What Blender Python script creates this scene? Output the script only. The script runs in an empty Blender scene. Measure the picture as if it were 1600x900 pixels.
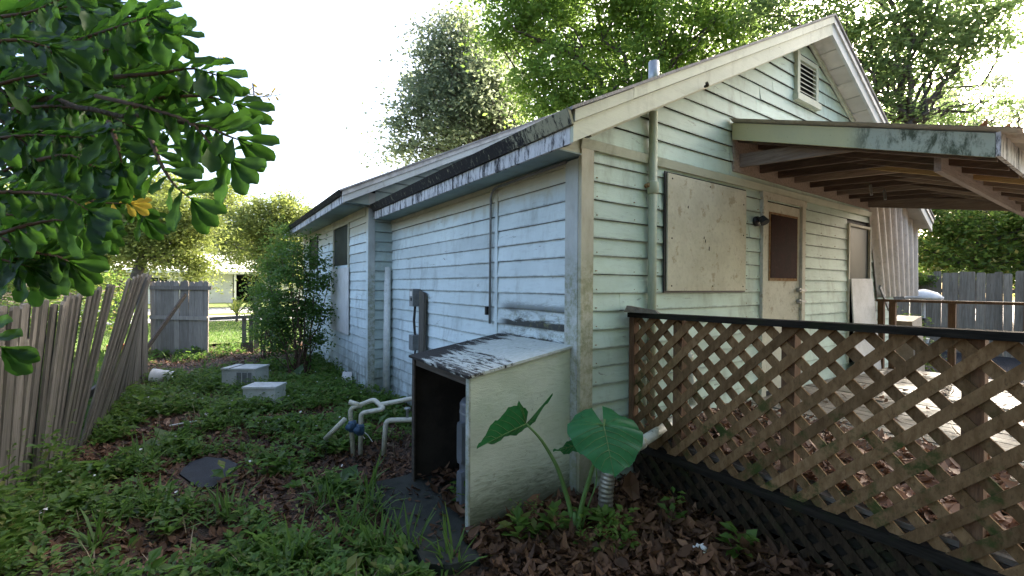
import bpy, math, random
import numpy as np
from mathutils import Vector, Matrix
random.seed(7); rng = np.random.default_rng(11)
S = bpy.context.scene; COL = S.collection
# ------------------------------------------------------------------ camera
CAM_R = Vector((0.8266917, -0.56261583, 0.00665311)); CAM_U = Vector((-0.00238104, 0.00832624, 0.9999625))
CAM_B = Vector((-0.56265013, -0.82667654, 0.00554362)); EYE = Vector((0, 0, 1.6)); FPX = 695.0
cd = bpy.data.cameras.new('camera'); cam = bpy.data.objects.new('camera', cd); COL.objects.link(cam)
m = Matrix.Identity(4)
for i in range(3):
    m[i][0] = CAM_R[i]; m[i][1] = CAM_U[i]; m[i][2] = CAM_B[i]; m[i][3] = EYE[i]
cam.matrix_world = m
cd.sensor_width = 36; cd.lens = 36 * FPX / 1600; cd.clip_start = 0.05; cd.clip_end = 500
S.camera = cam
def at(px, py, d):            # point at depth d metres along a view direction measured in the photograph
    return EYE + CAM_R * ((px - 800) / FPX * d) - CAM_U * ((py - 450) / FPX * d) - CAM_B * d
# ------------------------------------------------------------------ light
SUN_EL = math.radians(28); SUN_AZ = math.atan2(1.5, 0.24)      # azimuth from +Y towards +X
w = bpy.data.worlds.new('World'); S.world = w; w.use_nodes = True
wn = w.node_tree.nodes; bg = wn['Background']
sky = wn.new('ShaderNodeTexSky'); sky.sky_type = 'NISHITA'; sky.sun_disc = False
sky.sun_elevation = SUN_EL; sky.sun_rotation = SUN_AZ; sky.dust_density = 6.0; sky.air_density = 0.9; sky.ozone_density = 1.0
w.node_tree.links.new(sky.outputs[0], bg.inputs[0]); bg.inputs[1].default_value = 0.15
sl = bpy.data.lights.new('sun', 'SUN'); sun = bpy.data.objects.new('sun', sl); COL.objects.link(sun)
sl.energy = 5.0; sl.angle = math.radians(0.53); sl.color = (1.0, 0.92, 0.80)
sdir = Vector((math.sin(SUN_AZ) * math.cos(SUN_EL), math.cos(SUN_AZ) * math.cos(SUN_EL), math.sin(SUN_EL)))
sun.rotation_euler = sdir.to_track_quat('Z', 'Y').to_euler(); sun.location = (20, 8, 20)
S.view_settings.view_transform = 'Standard'; S.view_settings.look = 'None'
S.view_settings.exposure = 2.45; S.view_settings.gamma = 1.0
S.render.engine = 'CYCLES'
# ------------------------------------------------------------------ materials
class NT:
    def __init__(s, name):
        s.m = bpy.data.materials.new(name); s.m.use_nodes = True; s.t = s.m.node_tree
        s.n = s.t.nodes; s.b = s.n['Principled BSDF']; s.out = s.n['Material Output']
        s.b.inputs['Specular IOR Level'].default_value = 0.3
    def put(s, i, v):
        if hasattr(v, 'is_output'): s.t.links.new(v, i)
        elif isinstance(v, (tuple, list)) and len(v) == 3 and i.type == 'RGBA': i.default_value = (*v, 1)
        else: i.default_value = v
    def obj(s): return s.n.new('ShaderNodeTexCoord').outputs['Object']
    def pos(s): return s.n.new('ShaderNodeNewGeometry').outputs['Position']
    def island(s): return s.n.new('ShaderNodeNewGeometry').outputs['Random Per Island']
    def rand(s): return s.n.new('ShaderNodeObjectInfo').outputs['Random']
    def xyz(s, v):
        q = s.n.new('ShaderNodeSeparateXYZ'); s.put(q.inputs[0], v); return q.outputs
    def scale(s, v, sc, off=None):
        q = s.n.new('ShaderNodeMapping'); s.put(q.inputs[0], v); q.inputs['Scale'].default_value = sc
        if off is not None:
            c = s.n.new('ShaderNodeCombineXYZ')
            for k in range(3): s.put(c.inputs[k], off)
            s.put(q.inputs['Location'], c.outputs[0])
        return q.outputs[0]
    def noise(s, v, scale=5, detail=6, rough=.6, dist=0):
        q = s.n.new('ShaderNodeTexNoise'); s.put(q.inputs['Vector'], v); q.inputs['Scale'].default_value = scale
        q.inputs['Detail'].default_value = detail; q.inputs['Roughness'].default_value = rough; q.inputs['Distortion'].default_value = dist
        return q.outputs[0]
    def vor(s, v, scale=5):
        q = s.n.new('ShaderNodeTexVoronoi'); s.put(q.inputs['Vector'], v); q.inputs['Scale'].default_value = scale; return q.outputs[0]
    def ma(s, op, a, b=0.0, c=0.0, clamp=False):
        q = s.n.new('ShaderNodeMath'); q.operation = op; q.use_clamp = clamp
        s.put(q.inputs[0], a); s.put(q.inputs[1], b); s.put(q.inputs[2], c); return q.outputs[0]
    def sm(s, v, lo, hi, a=0.0, b=1.0):
        q = s.n.new('ShaderNodeMapRange'); q.interpolation_type = 'SMOOTHSTEP'; s.put(q.inputs[0], v)
        q.inputs[1].default_value = lo; q.inputs[2].default_value = hi; q.inputs[3].default_value = a; q.inputs[4].default_value = b
        return q.outputs[0]
    def mix(s, f, a, b, mode='MIX'):
        q = s.n.new('ShaderNodeMix'); q.data_type = 'RGBA'; q.blend_type = mode
        s.put(q.inputs[0], f); s.put(q.inputs[6], a); s.put(q.inputs[7], b); return q.outputs[2]
    def done(s, col, rough=.8, bump=None, bd=.004, bs=.6):
        s.put(s.b.inputs['Base Color'], col); s.put(s.b.inputs['Roughness'], rough)
        if bump is not None:
            q = s.n.new('ShaderNodeBump'); s.put(q.inputs['Height'], bump); q.inputs['Distance'].default_value = bd
            q.inputs['Strength'].default_value = bs; s.t.links.new(q.outputs[0], s.b.inputs['Normal'])
        return s.m
def wood(name, c1, c2, axis=2, sc=14, stretch=14, rnd=.35, moss=None, mossamt=.5, mz=None, rough=.85, bd=.003, dark=.35, world=True):
    t = NT(name); r = t.rand()
    st = [1, 1, 1]; st[axis] = 1 / stretch
    v = t.scale(t.pos() if world else t.obj(), st, None if world else t.ma('MULTIPLY', r, 37.0))
    g = t.noise(v, sc * 3, 5, .65, .3); big = t.noise(t.pos(), 2.2, 4, .6)
    fine = t.noise(v, sc * 9, 3, .6)
    c = t.mix(t.sm(g, .32, .68), c1, c2)
    c = t.mix(t.ma('MULTIPLY', t.sm(fine, .54, .72), .55), c, tuple(x * dark for x in c1))
    c = t.mix(t.ma('MULTIPLY', t.sm(big, .45, .7), .35), c, tuple(x * .6 for x in c2))
    br = t.ma('ADD', t.ma('MULTIPLY', r, rnd * 2), 1 - rnd)
    c = t.mix(1.0, c, br, 'MULTIPLY')
    if moss:
        k = t.ma('MULTIPLY', t.sm(t.noise(t.pos(), 5.5, 6, .7), .5, .66), mossamt)
        if mz: k = t.ma('MULTIPLY', k, t.sm(t.xyz(t.pos())[2], mz, mz - .5, 0, 1))
        c = t.mix(k, c, moss)
    return t.done(c, rough, t.ma('ADD', g, t.ma('MULTIPLY', fine, .6)), bd, .7)
def paint(name, c1, c2, side=False, peel=.6, dirt=(.16, .17, .12), axis=0, tint=.08, algae=False, mildew=False, cream=False, rust=None, lap=False):
    t = NT(name); p = t.pos(); st = [1, 1, 1]; st[axis] = .16
    z = t.xyz(p)[2]; ps = t.scale(p, st)
    c = t.mix(t.sm(t.noise(p, 1.7, 6, .62), .35, .68), c1, c2)
    gr = t.noise(ps, 34, 6, .7, .4)
    c = t.mix(t.ma('MULTIPLY', t.sm(gr, .5, .72), .28), c, tuple(x * .62 for x in c2))
    dz = t.noise(t.scale(p, (1, 1, .35)), 4.5, 7, .68)
    c = t.mix(t.ma('MULTIPLY', t.sm(dz, .49, .74), .46), c, dirt)
    br = t.ma('ADD', t.ma('MULTIPLY', t.rand(), tint * 2), 1 - tint); c = t.mix(1.0, c, br, 'MULTIPLY')
    pe = t.noise(ps, 17, 8, .75, .8)
    c = t.mix(t.ma('MULTIPLY', t.sm(pe, .645, .665), peel), c, (.19, .17, .14))
    pe2 = t.noise(p, 75, 3, .6)
    c = t.mix(t.ma('MULTIPLY', t.sm(pe2, .70, .74), .7 * peel), c, (.12, .1, .08))
    if lap:     # lap shadow lines painted dark along both edges, mixed with grime
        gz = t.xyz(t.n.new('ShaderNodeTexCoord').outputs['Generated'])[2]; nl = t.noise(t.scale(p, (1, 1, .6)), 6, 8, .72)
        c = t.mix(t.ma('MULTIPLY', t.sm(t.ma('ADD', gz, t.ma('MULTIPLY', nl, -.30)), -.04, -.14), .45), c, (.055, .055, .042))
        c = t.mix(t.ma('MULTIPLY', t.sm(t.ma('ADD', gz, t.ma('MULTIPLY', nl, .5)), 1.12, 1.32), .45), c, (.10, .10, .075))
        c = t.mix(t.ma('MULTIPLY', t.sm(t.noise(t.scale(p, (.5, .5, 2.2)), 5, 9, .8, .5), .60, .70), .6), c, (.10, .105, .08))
    low = t.ma('MULTIPLY', t.sm(z, .15, .75, 1, 0), t.sm(dz, .38, .6)); c = t.mix(t.ma('MULTIPLY', low, .55), c, (.11, .12, .07))
    if cream:
        k = t.ma('MULTIPLY', t.sm(t.ma('ADD', z, t.ma('MULTIPLY', dz, .25)), 2.40, 2.56), .75); c = t.mix(k, c, (.50, .45, .31))
    if algae:
        k = t.ma('MULTIPLY', t.sm(z, 1.62, 1.95, 1, 0), t.sm(t.noise(p, 16, 8, .8), .38, .66)); c = t.mix(t.ma('MULTIPLY', k, .75), c, (.17, .19, .08))
    if mildew:
        y = t.xyz(p)[1]
        k = t.ma('MULTIPLY', t.sm(y, 3.5, 3.3, 0, 1), t.ma('MULTIPLY', t.sm(z, 1.52, 1.36, 0, 1), 1.0))
        nn = t.noise(t.scale(p, (1, .35, 1.6)), 9, 8, .8, .6)
        c = t.mix(t.ma('MULTIPLY', k, t.ma('MAXIMUM', t.sm(nn, .44, .60, 0, .55), t.sm(t.ma('ADD', t.xyz(t.n.new('ShaderNodeTexCoord').outputs['Generated'])[2], t.ma('MULTIPLY', nn, -1.3)), -.12, -.34, 0, .97))), c, (.02, .02, .017))
        c = t.mix(t.ma('MULTIPLY', k, t.sm(t.noise(p, 22, 5, .7), .5, .7, 0, .6)), c, (.16, .17, .07))
    if rust: c = t.mix(t.sm(t.noise(p, 7, 6, .7), .58, .66, 0, .8), c, rust)
    return t.done(c, .62, t.ma('ADD', gr, t.ma('MULTIPLY', t.sm(pe, .63, .67), -.8)), .004, .55)
def plain(name, c1, c2=None, sc=8, rough=.6, metal=0, bump=.4, bd=.003, spots=None, rnd=.0):
    t = NT(name); c2 = c2 or tuple(x * .7 for x in c1); p = t.pos()
    n = t.noise(p, sc, 6, .65); f = t.noise(p, sc * 9, 4, .6)
    c = t.mix(t.sm(n, .35, .68), c1, c2); c = t.mix(t.ma('MULTIPLY', t.sm(f, .5, .75), .3), c, tuple(x * .4 for x in c2))
    if spots: c = t.mix(t.sm(t.noise(p, sc * 2.3, 7, .75), .55, .64, 0, spots[1]), c, spots[0])
    if rnd: c = t.mix(1.0, c, t.ma('ADD', t.ma('MULTIPLY', t.rand(), rnd * 2), 1 - rnd), 'MULTIPLY')
    t.b.inputs['Metallic'].default_value = metal
    return t.done(c, rough, t.ma('ADD', n, f), bd, bump)
def leafmat(name, c1, c2, tr=.5, c3=None, rough=.5, isl=True, trc=None):
    t = NT(name); r = t.island() if isl else t.rand()
    c = t.mix(r, c1, c2)
    if c3: c = t.mix(t.sm(t.ma('FRACT', t.ma('MULTIPLY', r, 17.3)), .86, .9), c, c3)
    c = t.mix(t.sm(t.noise(t.pos(), 1.3 if isl else 30, 3, .6), .35, .7, 0, .5), c, tuple(x * .6 for x in c1))
    t.put(t.b.inputs['Base Color'], c); t.b.inputs['Roughness'].default_value = rough
    tl = t.n.new('ShaderNodeBsdfTranslucent'); t.put(tl.inputs[0], t.mix(.5, c, trc or tuple(min(1, x * 2.2) for x in c2)))
    mx = t.n.new('ShaderNodeMixShader'); mx.inputs[0].default_value = tr
    t.t.links.new(t.b.outputs[0], mx.inputs[1]); t.t.links.new(tl.outputs[0], mx.inputs[2]); t.t.links.new(mx.outputs[0], t.out.inputs[0])
    return t.m
MT = {}
MT['gable'] = paint('tree_shaded_clapboard_paint', (.51, .63, .54), (.43, .53, .44), axis=0, dirt=(.15, .15, .09), tint=.10, lap=True, peel=.8)  # same paint as the side wall, green tree shade put into its colour
MT['side'] = paint('sky_lit_clapboard_paint', (.64, .73, .73), (.55, .63, .63), axis=1, mildew=True, cream=True, dirt=(.20, .22, .20), peel=.9, tint=.10, lap=True)  # same paint as the gable, blue skylight put into its colour
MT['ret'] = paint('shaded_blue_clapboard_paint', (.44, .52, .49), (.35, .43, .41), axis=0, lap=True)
MT['trim'] = paint('cream_trim_paint', (.52, .50, .39), (.42, .41, .31), axis=2, algae=True, dirt=(.25, .2, .13))
MT['trimb'] = paint('pale_grey_trim_paint', (.50, .53, .50), (.40, .42, .40), axis=2, algae=True, dirt=(.22, .18, .14))
MT['rake'] = paint('cream_green_rake_paint', (.50, .52, .40), (.43, .46, .35), axis=0, dirt=(.2, .2, .13), peel=.25)
MT['soffit'] = paint('soffit_paint', (.50, .49, .43), (.42, .40, .33), axis=1, peel=.3)
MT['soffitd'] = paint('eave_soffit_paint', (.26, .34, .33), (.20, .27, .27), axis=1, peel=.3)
def _moldy():
    t = NT('mouldy_white_fascia_paint'); p = t.pos(); x, y, z = t.xyz(p)
    st = t.noise(t.scale(p, (1, 1, .12)), 13, 8, .8, .3); st2 = t.noise(t.scale(p, (1, 1, .3)), 40, 6, .75)
    c = t.mix(t.sm(st2, .3, .7), (.62, .62, .62), (.45, .45, .46))
    k = t.sm(t.ma('ADD', st, t.ma('MULTIPLY', st2, .35)), .66, .76)
    c = t.mix(k, c, (.03, .028, .032)); return t.done(c, .8, st2, .003, .6)
MT['mold'] = _moldy()
def _black():
    t = NT('black_mould_fascia'); p = t.pos(); y = t.xyz(p)[1]
    st = t.noise(t.scale(p, (1, 1, .16)), 26, 8, .8, .3)
    k = t.sm(t.ma('ADD', st, t.sm(y, 2.2, 3.2, .16, 0)), .55, .68)
    c = t.mix(k, (.018, .017, .018), (.33, .32, .22)); return t.done(c, .85, st, .004, .8)
MT['black'] = _black()
def _cfas():
    t = NT('mossy_cream_fascia_paint'); p = t.pos(); y = t.xyz(p)[1]
    n = t.noise(t.scale(p, (1, 1, .45)), 7, 8, .78, .3)
    far = t.sm(y, 1.45, 1.25, 0, 1)
    c = t.mix(t.sm(t.noise(p, 2, 4, .6), .3, .7), (.50, .48, .27), (.43, .43, .26))
    c = t.mix(t.ma('MULTIPLY', far, .9), c, (.37, .40, .32))
    c = t.mix(t.ma('MULTIPLY', far, t.sm(n, .45, .60, 0, .92)), c, (.05, .065, .035))
    c = t.mix(t.sm(t.noise(p, 40, 5, .7), .6, .7, 0, .5), c, (.2, .2, .13)); return t.done(c, .8, n, .003, .5)
MT['cfas'] = _cfas()
MT['osb'] = plain('weathered_plywood_board', (.60, .565, .43), (.50, .465, .34), 3, .8, bump=.8, spots=((.26, .17, .07), .5))
MT['osb2'] = plain('pale_plywood_board', (.66, .65, .62), (.56, .55, .51), 5, .85, bump=.6)
MT['door'] = plain('grimy_cream_door_paint', (.55, .535, .43), (.46, .44, .34), 4, .7, spots=((.18, .12, .06), .5))
MT['red'] = plain('dark_red_door_panel', (.030, .007, .006), (.018, .006, .005), 7, .75, spots=((.06, .03, .025), .4))
MT['rust'] = plain('rust_stained_edge', (.22, .10, .03), (.30, .22, .12), 30, .9)
MT['dglass'] = plain('dusty_window_glass', (.02, .026, .022), (.042, .05, .043), 2.2, .45, bump=.05)
MT['cor'] = plain('faded_corrugated_sheet', (.58, .54, .48), (.45, .42, .37), 3, .55, spots=((.25, .17, .12), .4))
MT['metal'] = plain('galvanised_metal', (.42, .43, .42), (.30, .31, .31), 12, .4, metal=.7)
MT['pipeg'] = paint('green_painted_pipe', (.42, .46, .34), (.34, .38, .27), axis=2, peel=.3, dirt=(.14, .17, .06))
MT['duct'] = plain('flexible_aluminium_duct', (.40, .38, .33), (.28, .27, .23), 14, .42, metal=.6, spots=((.2, .17, .1), .5))
MT['pvc'] = plain('stained_white_pvc', (.60, .59, .50), (.47, .46, .36), 6, .45, bump=.2, spots=((.13, .14, .08), .6))
MT['pvcw'] = plain('pale_white_pvc', (.72, .73, .70), (.6, .61, .56), 5, .45, bump=.2, spots=((.3, .3, .24), .3))
MT['valve'] = plain('blue_plastic_valve', (.06, .12, .20), (.03, .06, .10), 30, .5)
MT['plydark'] = plain('dark_plywood', (.035, .028, .022), (.02, .016, .013), 5, .9)  # near-black plywood tone, shared by the box interior and small fittings
def _ply():
    t = NT('peeling_cream_plywood'); p = t.pos(); x, y, z = t.xyz(p)
    g = t.noise(t.scale(p, (.35, .35, 1.6)), 18, 8, .72, 1.6); n = t.noise(p, 3, 6, .65)
    c = t.mix(t.sm(n, .35, .66), (.55, .58, .46), (.46, .50, .38)); c = t.mix(t.sm(g, .5, .66, 0, .3), c, (.25, .27, .17))
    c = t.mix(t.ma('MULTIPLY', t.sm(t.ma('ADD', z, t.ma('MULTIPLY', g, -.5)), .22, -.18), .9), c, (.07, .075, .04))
    c = t.mix(t.sm(t.noise(p, 8, 8, .8), .63, .68, 0, .6), c, (.14, .12, .08)); return t.done(c, .7, g, .006, .8)
MT['ply'] = _ply(); MT['lapshadow'] = plain('lap_shadow_underside', (.05, .045, .035), (.025, .022, .018), 9, .95)  # second material: near-black board underside that paints the lap shadow darker
def _plyroof():
    t = NT('peeling_white_plywood_roof'); p = t.pos(); x, y, z = t.xyz(p)
    g = t.noise(t.scale(p, (3.2, .45, 1)), 6, 9, .8, .4); n = t.noise(p, 30, 6, .7)
    k = t.sm(t.ma('ADD', g, t.ma('ADD', t.sm(y, 3.0, 3.42, 0, .20), t.sm(x, 1.9, 1.36, -.03, .11))), .555, .63)
    c = t.mix(t.sm(n, .3, .7), (.55, .57, .54), (.42, .45, .40)); c = t.mix(k, c, (.02, .018, .016)); return t.done(c, .75, t.ma('MULTIPLY', k, -1.0), .004, .6)
MT['plyroof'] = _plyroof()
MT['tank'] = plain('grey_enamel_tank', (.13, .14, .155), (.10, .11, .12), 6, .35, bump=.1)
MT['picket'] = wood('weathered_grey_picket', (.105, .092, .075), (.19, .17, .14), 2, 14, 18, .35, moss=(.10, .10, .055), mossamt=.35, world=False)
MT['gate'] = wood('grey_gate_picket', (.17, .145, .12), (.25, .22, .185), 2, 14, 18, .3, world=False)
MT['pick2'] = wood('blue_grey_picket', (.17, .145, .105), (.27, .235, .18), 2, 12, 18, .3, world=False)
MT['rot'] = wood('dark_wet_board', (.06, .05, .04), (.11, .09, .07), 1, 14, 14, .2)
MT['latt'] = wood('brown_lattice_slat', (.125, .072, .032), (.20, .125, .062), 2, 10, 2.5, .3, moss=(.04, .055, .015), mossamt=1.0, mz=1.25, dark=.5)
MT['latd'] = wood('dark_mossy_lattice_slat', (.02, .014, .009), (.045, .032, .02), 2, 16, 3, .3, moss=(.03, .04, .015), mossamt=.5)
MT['post'] = wood('brown_deck_post', (.09, .045, .022), (.15, .085, .045), 2, 16, 12, .2, moss=(.05, .06, .02), mossamt=.3)
MT['rail'] = wood('black_wet_rail', (.010, .009, .007), (.028, .024, .019), 1, 16, 14, .15, rough=.8, moss=(.02, .026, .01))
MT['board'] = wood('grey_deck_board', (.11, .098, .08), (.21, .19, .155), 1, 14, 16, .35, moss=(.06, .065, .035), mossamt=.4, rough=.75)
MT['raft'] = wood('brown_rafter', (.21, .165, .13), (.31, .255, .21), 1, 14, 14, .25)
MT['raftd'] = wood('dark_rafter', (.09, .065, .052), (.15, .11, .085), 1, 14, 14, .25)
MT['raftl'] = wood('lit_yellow_rafter', (.40, .28, .13), (.50, .38, .20), 1, 14, 14, .1)  # light on the joist sides put in as a paler, yellower wood
MT['beam'] = wood('pinkish_grey_beam', (.30, .25, .23), (.38, .33, .30), 0, 14, 14, .1)
MT['roofm'] = plain('weathered_roofing', (.30, .29, .28), (.18, .175, .17), 6, .8, bump=.8, bd=.01)
MT['edge'] = plain('pale_drip_edge', (.50, .50, .48), (.34, .34, .32), 8, .5)
MT['concrete'] = plain('pale_concrete', (.42, .42, .40), (.32, .32, .30), 7, .85, spots=((.12, .13, .10), .5))
MT['slab'] = plain('wet_mossy_slab', (.04, .042, .034), (.022, .024, .02), 9, .85, bump=.8, spots=((.03, .045, .015), .6))
MT['puddle'] = plain('wet_dark_slate', (.022, .024, .03), (.013, .014, .017), 9, .5, bump=.5, bd=.006)
MT['ac'] = plain('dirty_white_enamel', (.64, .65, .62), (.52, .53, .50), 5, .55, spots=((.14, .14, .10), .5))
MT['dark'] = plain('dark_opening', (.02, .02, .022), (.012, .012, .014), 5, .7)
MT['white'] = plain('white_plastic', (.72, .72, .70), (.60, .60, .57), 9, .5)
MT['beige'] = plain('beige_plastic', (.42, .36, .27), (.34, .29, .21), 6, .6)
MT['hwall'] = plain('far_white_wall', (.74, .74, .70), (.66, .66, .62), 1, .8, bump=.1)
MT['road'] = plain('pale_sunlit_road', (.40, .39, .37), (.33, .32, .30), 1.5, .9)
MT['brick'] = plain('red_clay_brick', (.36, .10, .05), (.28, .08, .04), 20, .9)
MT['stone'] = plain('grey_rotten_wood_chunk', (.27, .24, .19), (.18, .16, .12), 25, .9, bump=1, bd=.01)
MT['bark'] = plain('grey_brown_bark', (.13, .11, .09), (.075, .062, .05), 7, .95, bump=1, bd=.03)
MT['twig'] = plain('brown_twig', (.12, .075, .05), (.07, .045, .03), 20, .8)
MT['black_plastic'] = plain('black_plastic', (.02, .02, .02), (.03, .03, .03), 20, .4)
MT['greypl'] = plain('grey_plastic', (.25, .26, .26), (.18, .19, .19), 15, .5)
MT['oakA'] = leafmat('hazy_oak_leaf', (.14, .17, .10), (.20, .235, .14), .65)  # glare haze put into a paler leaf colour
MT['oakB'] = leafmat('bright_oak_leaf', (.085, .15, .03), (.15, .23, .045), .7)
MT['oakC'] = leafmat('dark_oak_leaf', (.095, .14, .05), (.14, .20, .07), .68)
MT['sunny'] = leafmat('sunlit_yellow_green_leaf', (.10, .14, .03), (.17, .20, .05), .5)
MT['hedge'] = leafmat('hedge_leaf', (.055, .11, .02), (.12, .18, .035), .6, c3=(.34, .27, .08))
MT['shrub'] = leafmat('glossy_shrub_leaf', (.045, .10, .02), (.10, .18, .035), .45, rough=.35)
MT['weed'] = leafmat('fresh_weed_leaf', (.06, .135, .022), (.14, .23, .045), .45, c3=(.20, .21, .06))
MT['drygrass'] = plain('dry_straw', (.30, .24, .15), (.18, .14, .09), 20, .8)
MT['grass'] = leafmat('grass_blade', (.06, .13, .02), (.12, .20, .04), .35)
MT['fgleaf'] = leafmat('broad_green_leaf', (.014, .045, .010), (.036, .085, .015), .55, rough=.48, isl=False, trc=(.13, .34, .03))
MT['fgmass'] = leafmat('broad_green_leaf_mass', (.012, .040, .010), (.032, .075, .014), .52, rough=.35, trc=(.12, .31, .03))
MT['yleaf'] = leafmat('yellowing_leaf', (.45, .28, .03), (.55, .38, .05), .5, isl=False)
MT['taro'] = leafmat('elephant_ear_leaf', (.02, .13, .045), (.03, .15, .05), .3, rough=.38, isl=False, trc=(.06, .30, .04))
MT['stem'] = plain('pale_green_stem', (.11, .20, .06), (.08, .15, .04), 10, .5)
MT['dry'] = leafmat('brown_dead_leaf', (.045, .024, .013), (.16, .08, .04), .08, c3=(.22, .125, .07), rough=.75)
MT['dry2'] = leafmat('tan_dead_leaf', (.13, .068, .04), (.30, .17, .105), .08, c3=(.40, .26, .18), rough=.6)
def _ground():
    t = NT('dark_soil_and_mulch'); p = t.pos(); n = t.noise(p, 1.4, 6, .65); f = t.noise(p, 28, 6, .7); v = t.vor(p, 45)
    c = t.mix(t.sm(n, .38, .62), (.055, .042, .032), (.09, .055, .038)); c = t.mix(t.sm(f, .5, .62, 0, .7), c, (.13, .085, .06))
    c = t.mix(t.sm(f, .47, .35, 0, .7), c, (.02, .016, .013))
    return t.done(c, .85, t.ma('ADD', f, v), .02, 1)
MT['ground'] = _ground()
def _lawn():
    t = NT('sunlit_lawn'); p = t.pos(); n = t.noise(p, .7, 6, .65); f = t.noise(p, 20, 6, .7)
    c = t.mix(t.sm(n, .38, .62), (.11, .16, .035), (.16, .18, .06)); c = t.mix(t.sm(f, .45, .65, 0, .6), c, (.07, .10, .025))
    return t.done(c, .9, f, .03, 1)
MT['lawn'] = _lawn()
MT['mulch'] = plain('dark_mulch', (.05, .045, .045), (.03, .028, .03), 14, .9, bump=1, bd=.02)
for k_ in ('dglass', 'red', 'rail', 'latt', 'latd', 'puddle'): MT[k_].node_tree.nodes['Principled BSDF'].inputs['Specular IOR Level'].default_value = .08
# ------------------------------------------------------------------ object helpers
def origin(p):
    o = Vector((0, 0, 0))
    while p is not None: o = o + p.location; p = p.parent
    return o
def link(o, parent=None):
    COL.objects.link(o)
    if parent is not None: o.parent = parent
    return o
def thing(name, label, cat, loc=(0, 0, 0), group=None):
    o = bpy.data.objects.new(name, None); o.empty_display_size = .1; o.location = loc; COL.objects.link(o)
    return tag(o, label, cat, group)
def tag(o, label=None, cat=None, group=None, kind=None):
    if label: o['label'] = label
    if cat: o['category'] = cat
    if group: o['group'] = group
    if kind: o['kind'] = kind
    return o
def rawmesh(name, v, f, mat, smooth=False):
    me = bpy.data.meshes.new(name)
    if isinstance(v, np.ndarray):
        n = len(v); k = f.shape[1]; me.vertices.add(n); me.vertices.foreach_set('co', v.astype(np.float32).ravel())
        me.loops.add(f.size); me.loops.foreach_set('vertex_index', f.astype(np.int32).ravel())
        me.polygons.add(len(f)); me.polygons.foreach_set('loop_start', np.arange(0, f.size, k, dtype=np.int32)); me.polygons.foreach_set('loop_total', np.full(len(f), k, dtype=np.int32))
        me.update(calc_edges=True); me.validate()
    else: me.from_pydata([tuple(q) for q in v], [], f); me.update()
    me.materials.append(mat if not isinstance(mat, str) else MT[mat])
    if smooth: me.polygons.foreach_set('use_smooth', [True] * len(me.polygons))
    return me
class MB:
    def __init__(s): s.v = []; s.f = []
    def add(s, vs, fs):
        b = len(s.v); s.v += [Vector(q) for q in vs]; s.f += [tuple(i + b for i in q) for q in fs]; return s
    def box(s, lo, hi):
        x0, y0, z0 = lo; x1, y1, z1 = hi
        return s.hexa([(x0, y0, z0), (x1, y0, z0), (x1, y1, z0), (x0, y1, z0), (x0, y0, z1), (x1, y0, z1), (x1, y1, z1), (x0, y1, z1)])
    def hexa(s, q): return s.add(q, [(0, 3, 2, 1), (4, 5, 6, 7), (0, 1, 5, 4), (1, 2, 6, 5), (2, 3, 7, 6), (3, 0, 4, 7)])
    def bar(s, p, q, w, h, up=(0, 0, 1)):
        p = Vector(p); q = Vector(q); d = (q - p).normalized(); u = Vector(up)
        a = d.cross(u)
        if a.length < 1e-4: a = d.cross(Vector((1, 0, 0)))
        a.normalize(); b = a.cross(d).normalized(); a = a * (w / 2); b = b * (h / 2)
        return s.hexa([p - a - b, p + a - b, q + a - b, q - a - b, p - a + b, p + a + b, q + a + b, q - a + b])
    def tube(s, pts, r, seg=10, cap=True):
        pts = [Vector(q) for q in pts]; n = len(pts); rs = r if isinstance(r, (list, tuple)) else [r] * n
        t = (pts[1] - pts[0]).normalized(); a = t.orthogonal().normalized(); base = len(s.v)
        for i, p in enumerate(pts):
            t2 = ((pts[min(i + 1, n - 1)] - p).normalized() + (p - pts[max(i - 1, 0)]).normalized()).normalized() if 0 < i < n - 1 else ((pts[1] - pts[0]) if i == 0 else (pts[-1] - pts[-2])).normalized()
            a = (a - t2 * a.dot(t2)).normalized(); b = t2.cross(a)
            for k in range(seg):
                an = 2 * math.pi * k / seg; s.v.append(p + (a * math.cos(an) + b * math.sin(an)) * rs[i])
        for i in range(n - 1):
            for k in range(seg):
                k2 = (k + 1) % seg; s.f.append((base + i * seg + k, base + i * seg + k2, base + (i + 1) * seg + k2, base + (i + 1) * seg + k))
        if cap: s.f.append(tuple(base + k for k in reversed(range(seg)))); s.f.append(tuple(base + (n - 1) * seg + k for k in range(seg)))
        return s
    def build(s, name, mat, parent=None, smooth=False, **kw):
        o0 = origin(parent); v = [q - o0 for q in s.v]
        if parent is None and 'loc' in kw: l = Vector(kw.pop('loc')); v = [q - l for q in v]
        else: l = Vector((0, 0, 0)); kw.pop('loc', None)
        ob = bpy.data.objects.new(name, rawmesh(name, v, s.f, mat, smooth)); ob.location = l
        link(ob, parent); return tag(ob, **kw)
def bend(pts, r=.06, n=4):      # round the corners of a pipe run
    pts = [Vector(p) for p in pts]; out = [pts[0]]
    for i in range(1, len(pts) - 1):
        a = (pts[i - 1] - pts[i]); b = (pts[i + 1] - pts[i]); ra = min(r, a.length * .45, b.length * .45); a = pts[i] + a.normalized() * ra; b = pts[i] + b.normalized() * ra
        for k in range(n + 1):
            t = k / n; out.append(a * (1 - t) ** 2 + pts[i] * 2 * t * (1 - t) + b * t * t)
    out.append(pts[-1]); return out
def jit(a): return random.uniform(-a, a)
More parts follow.
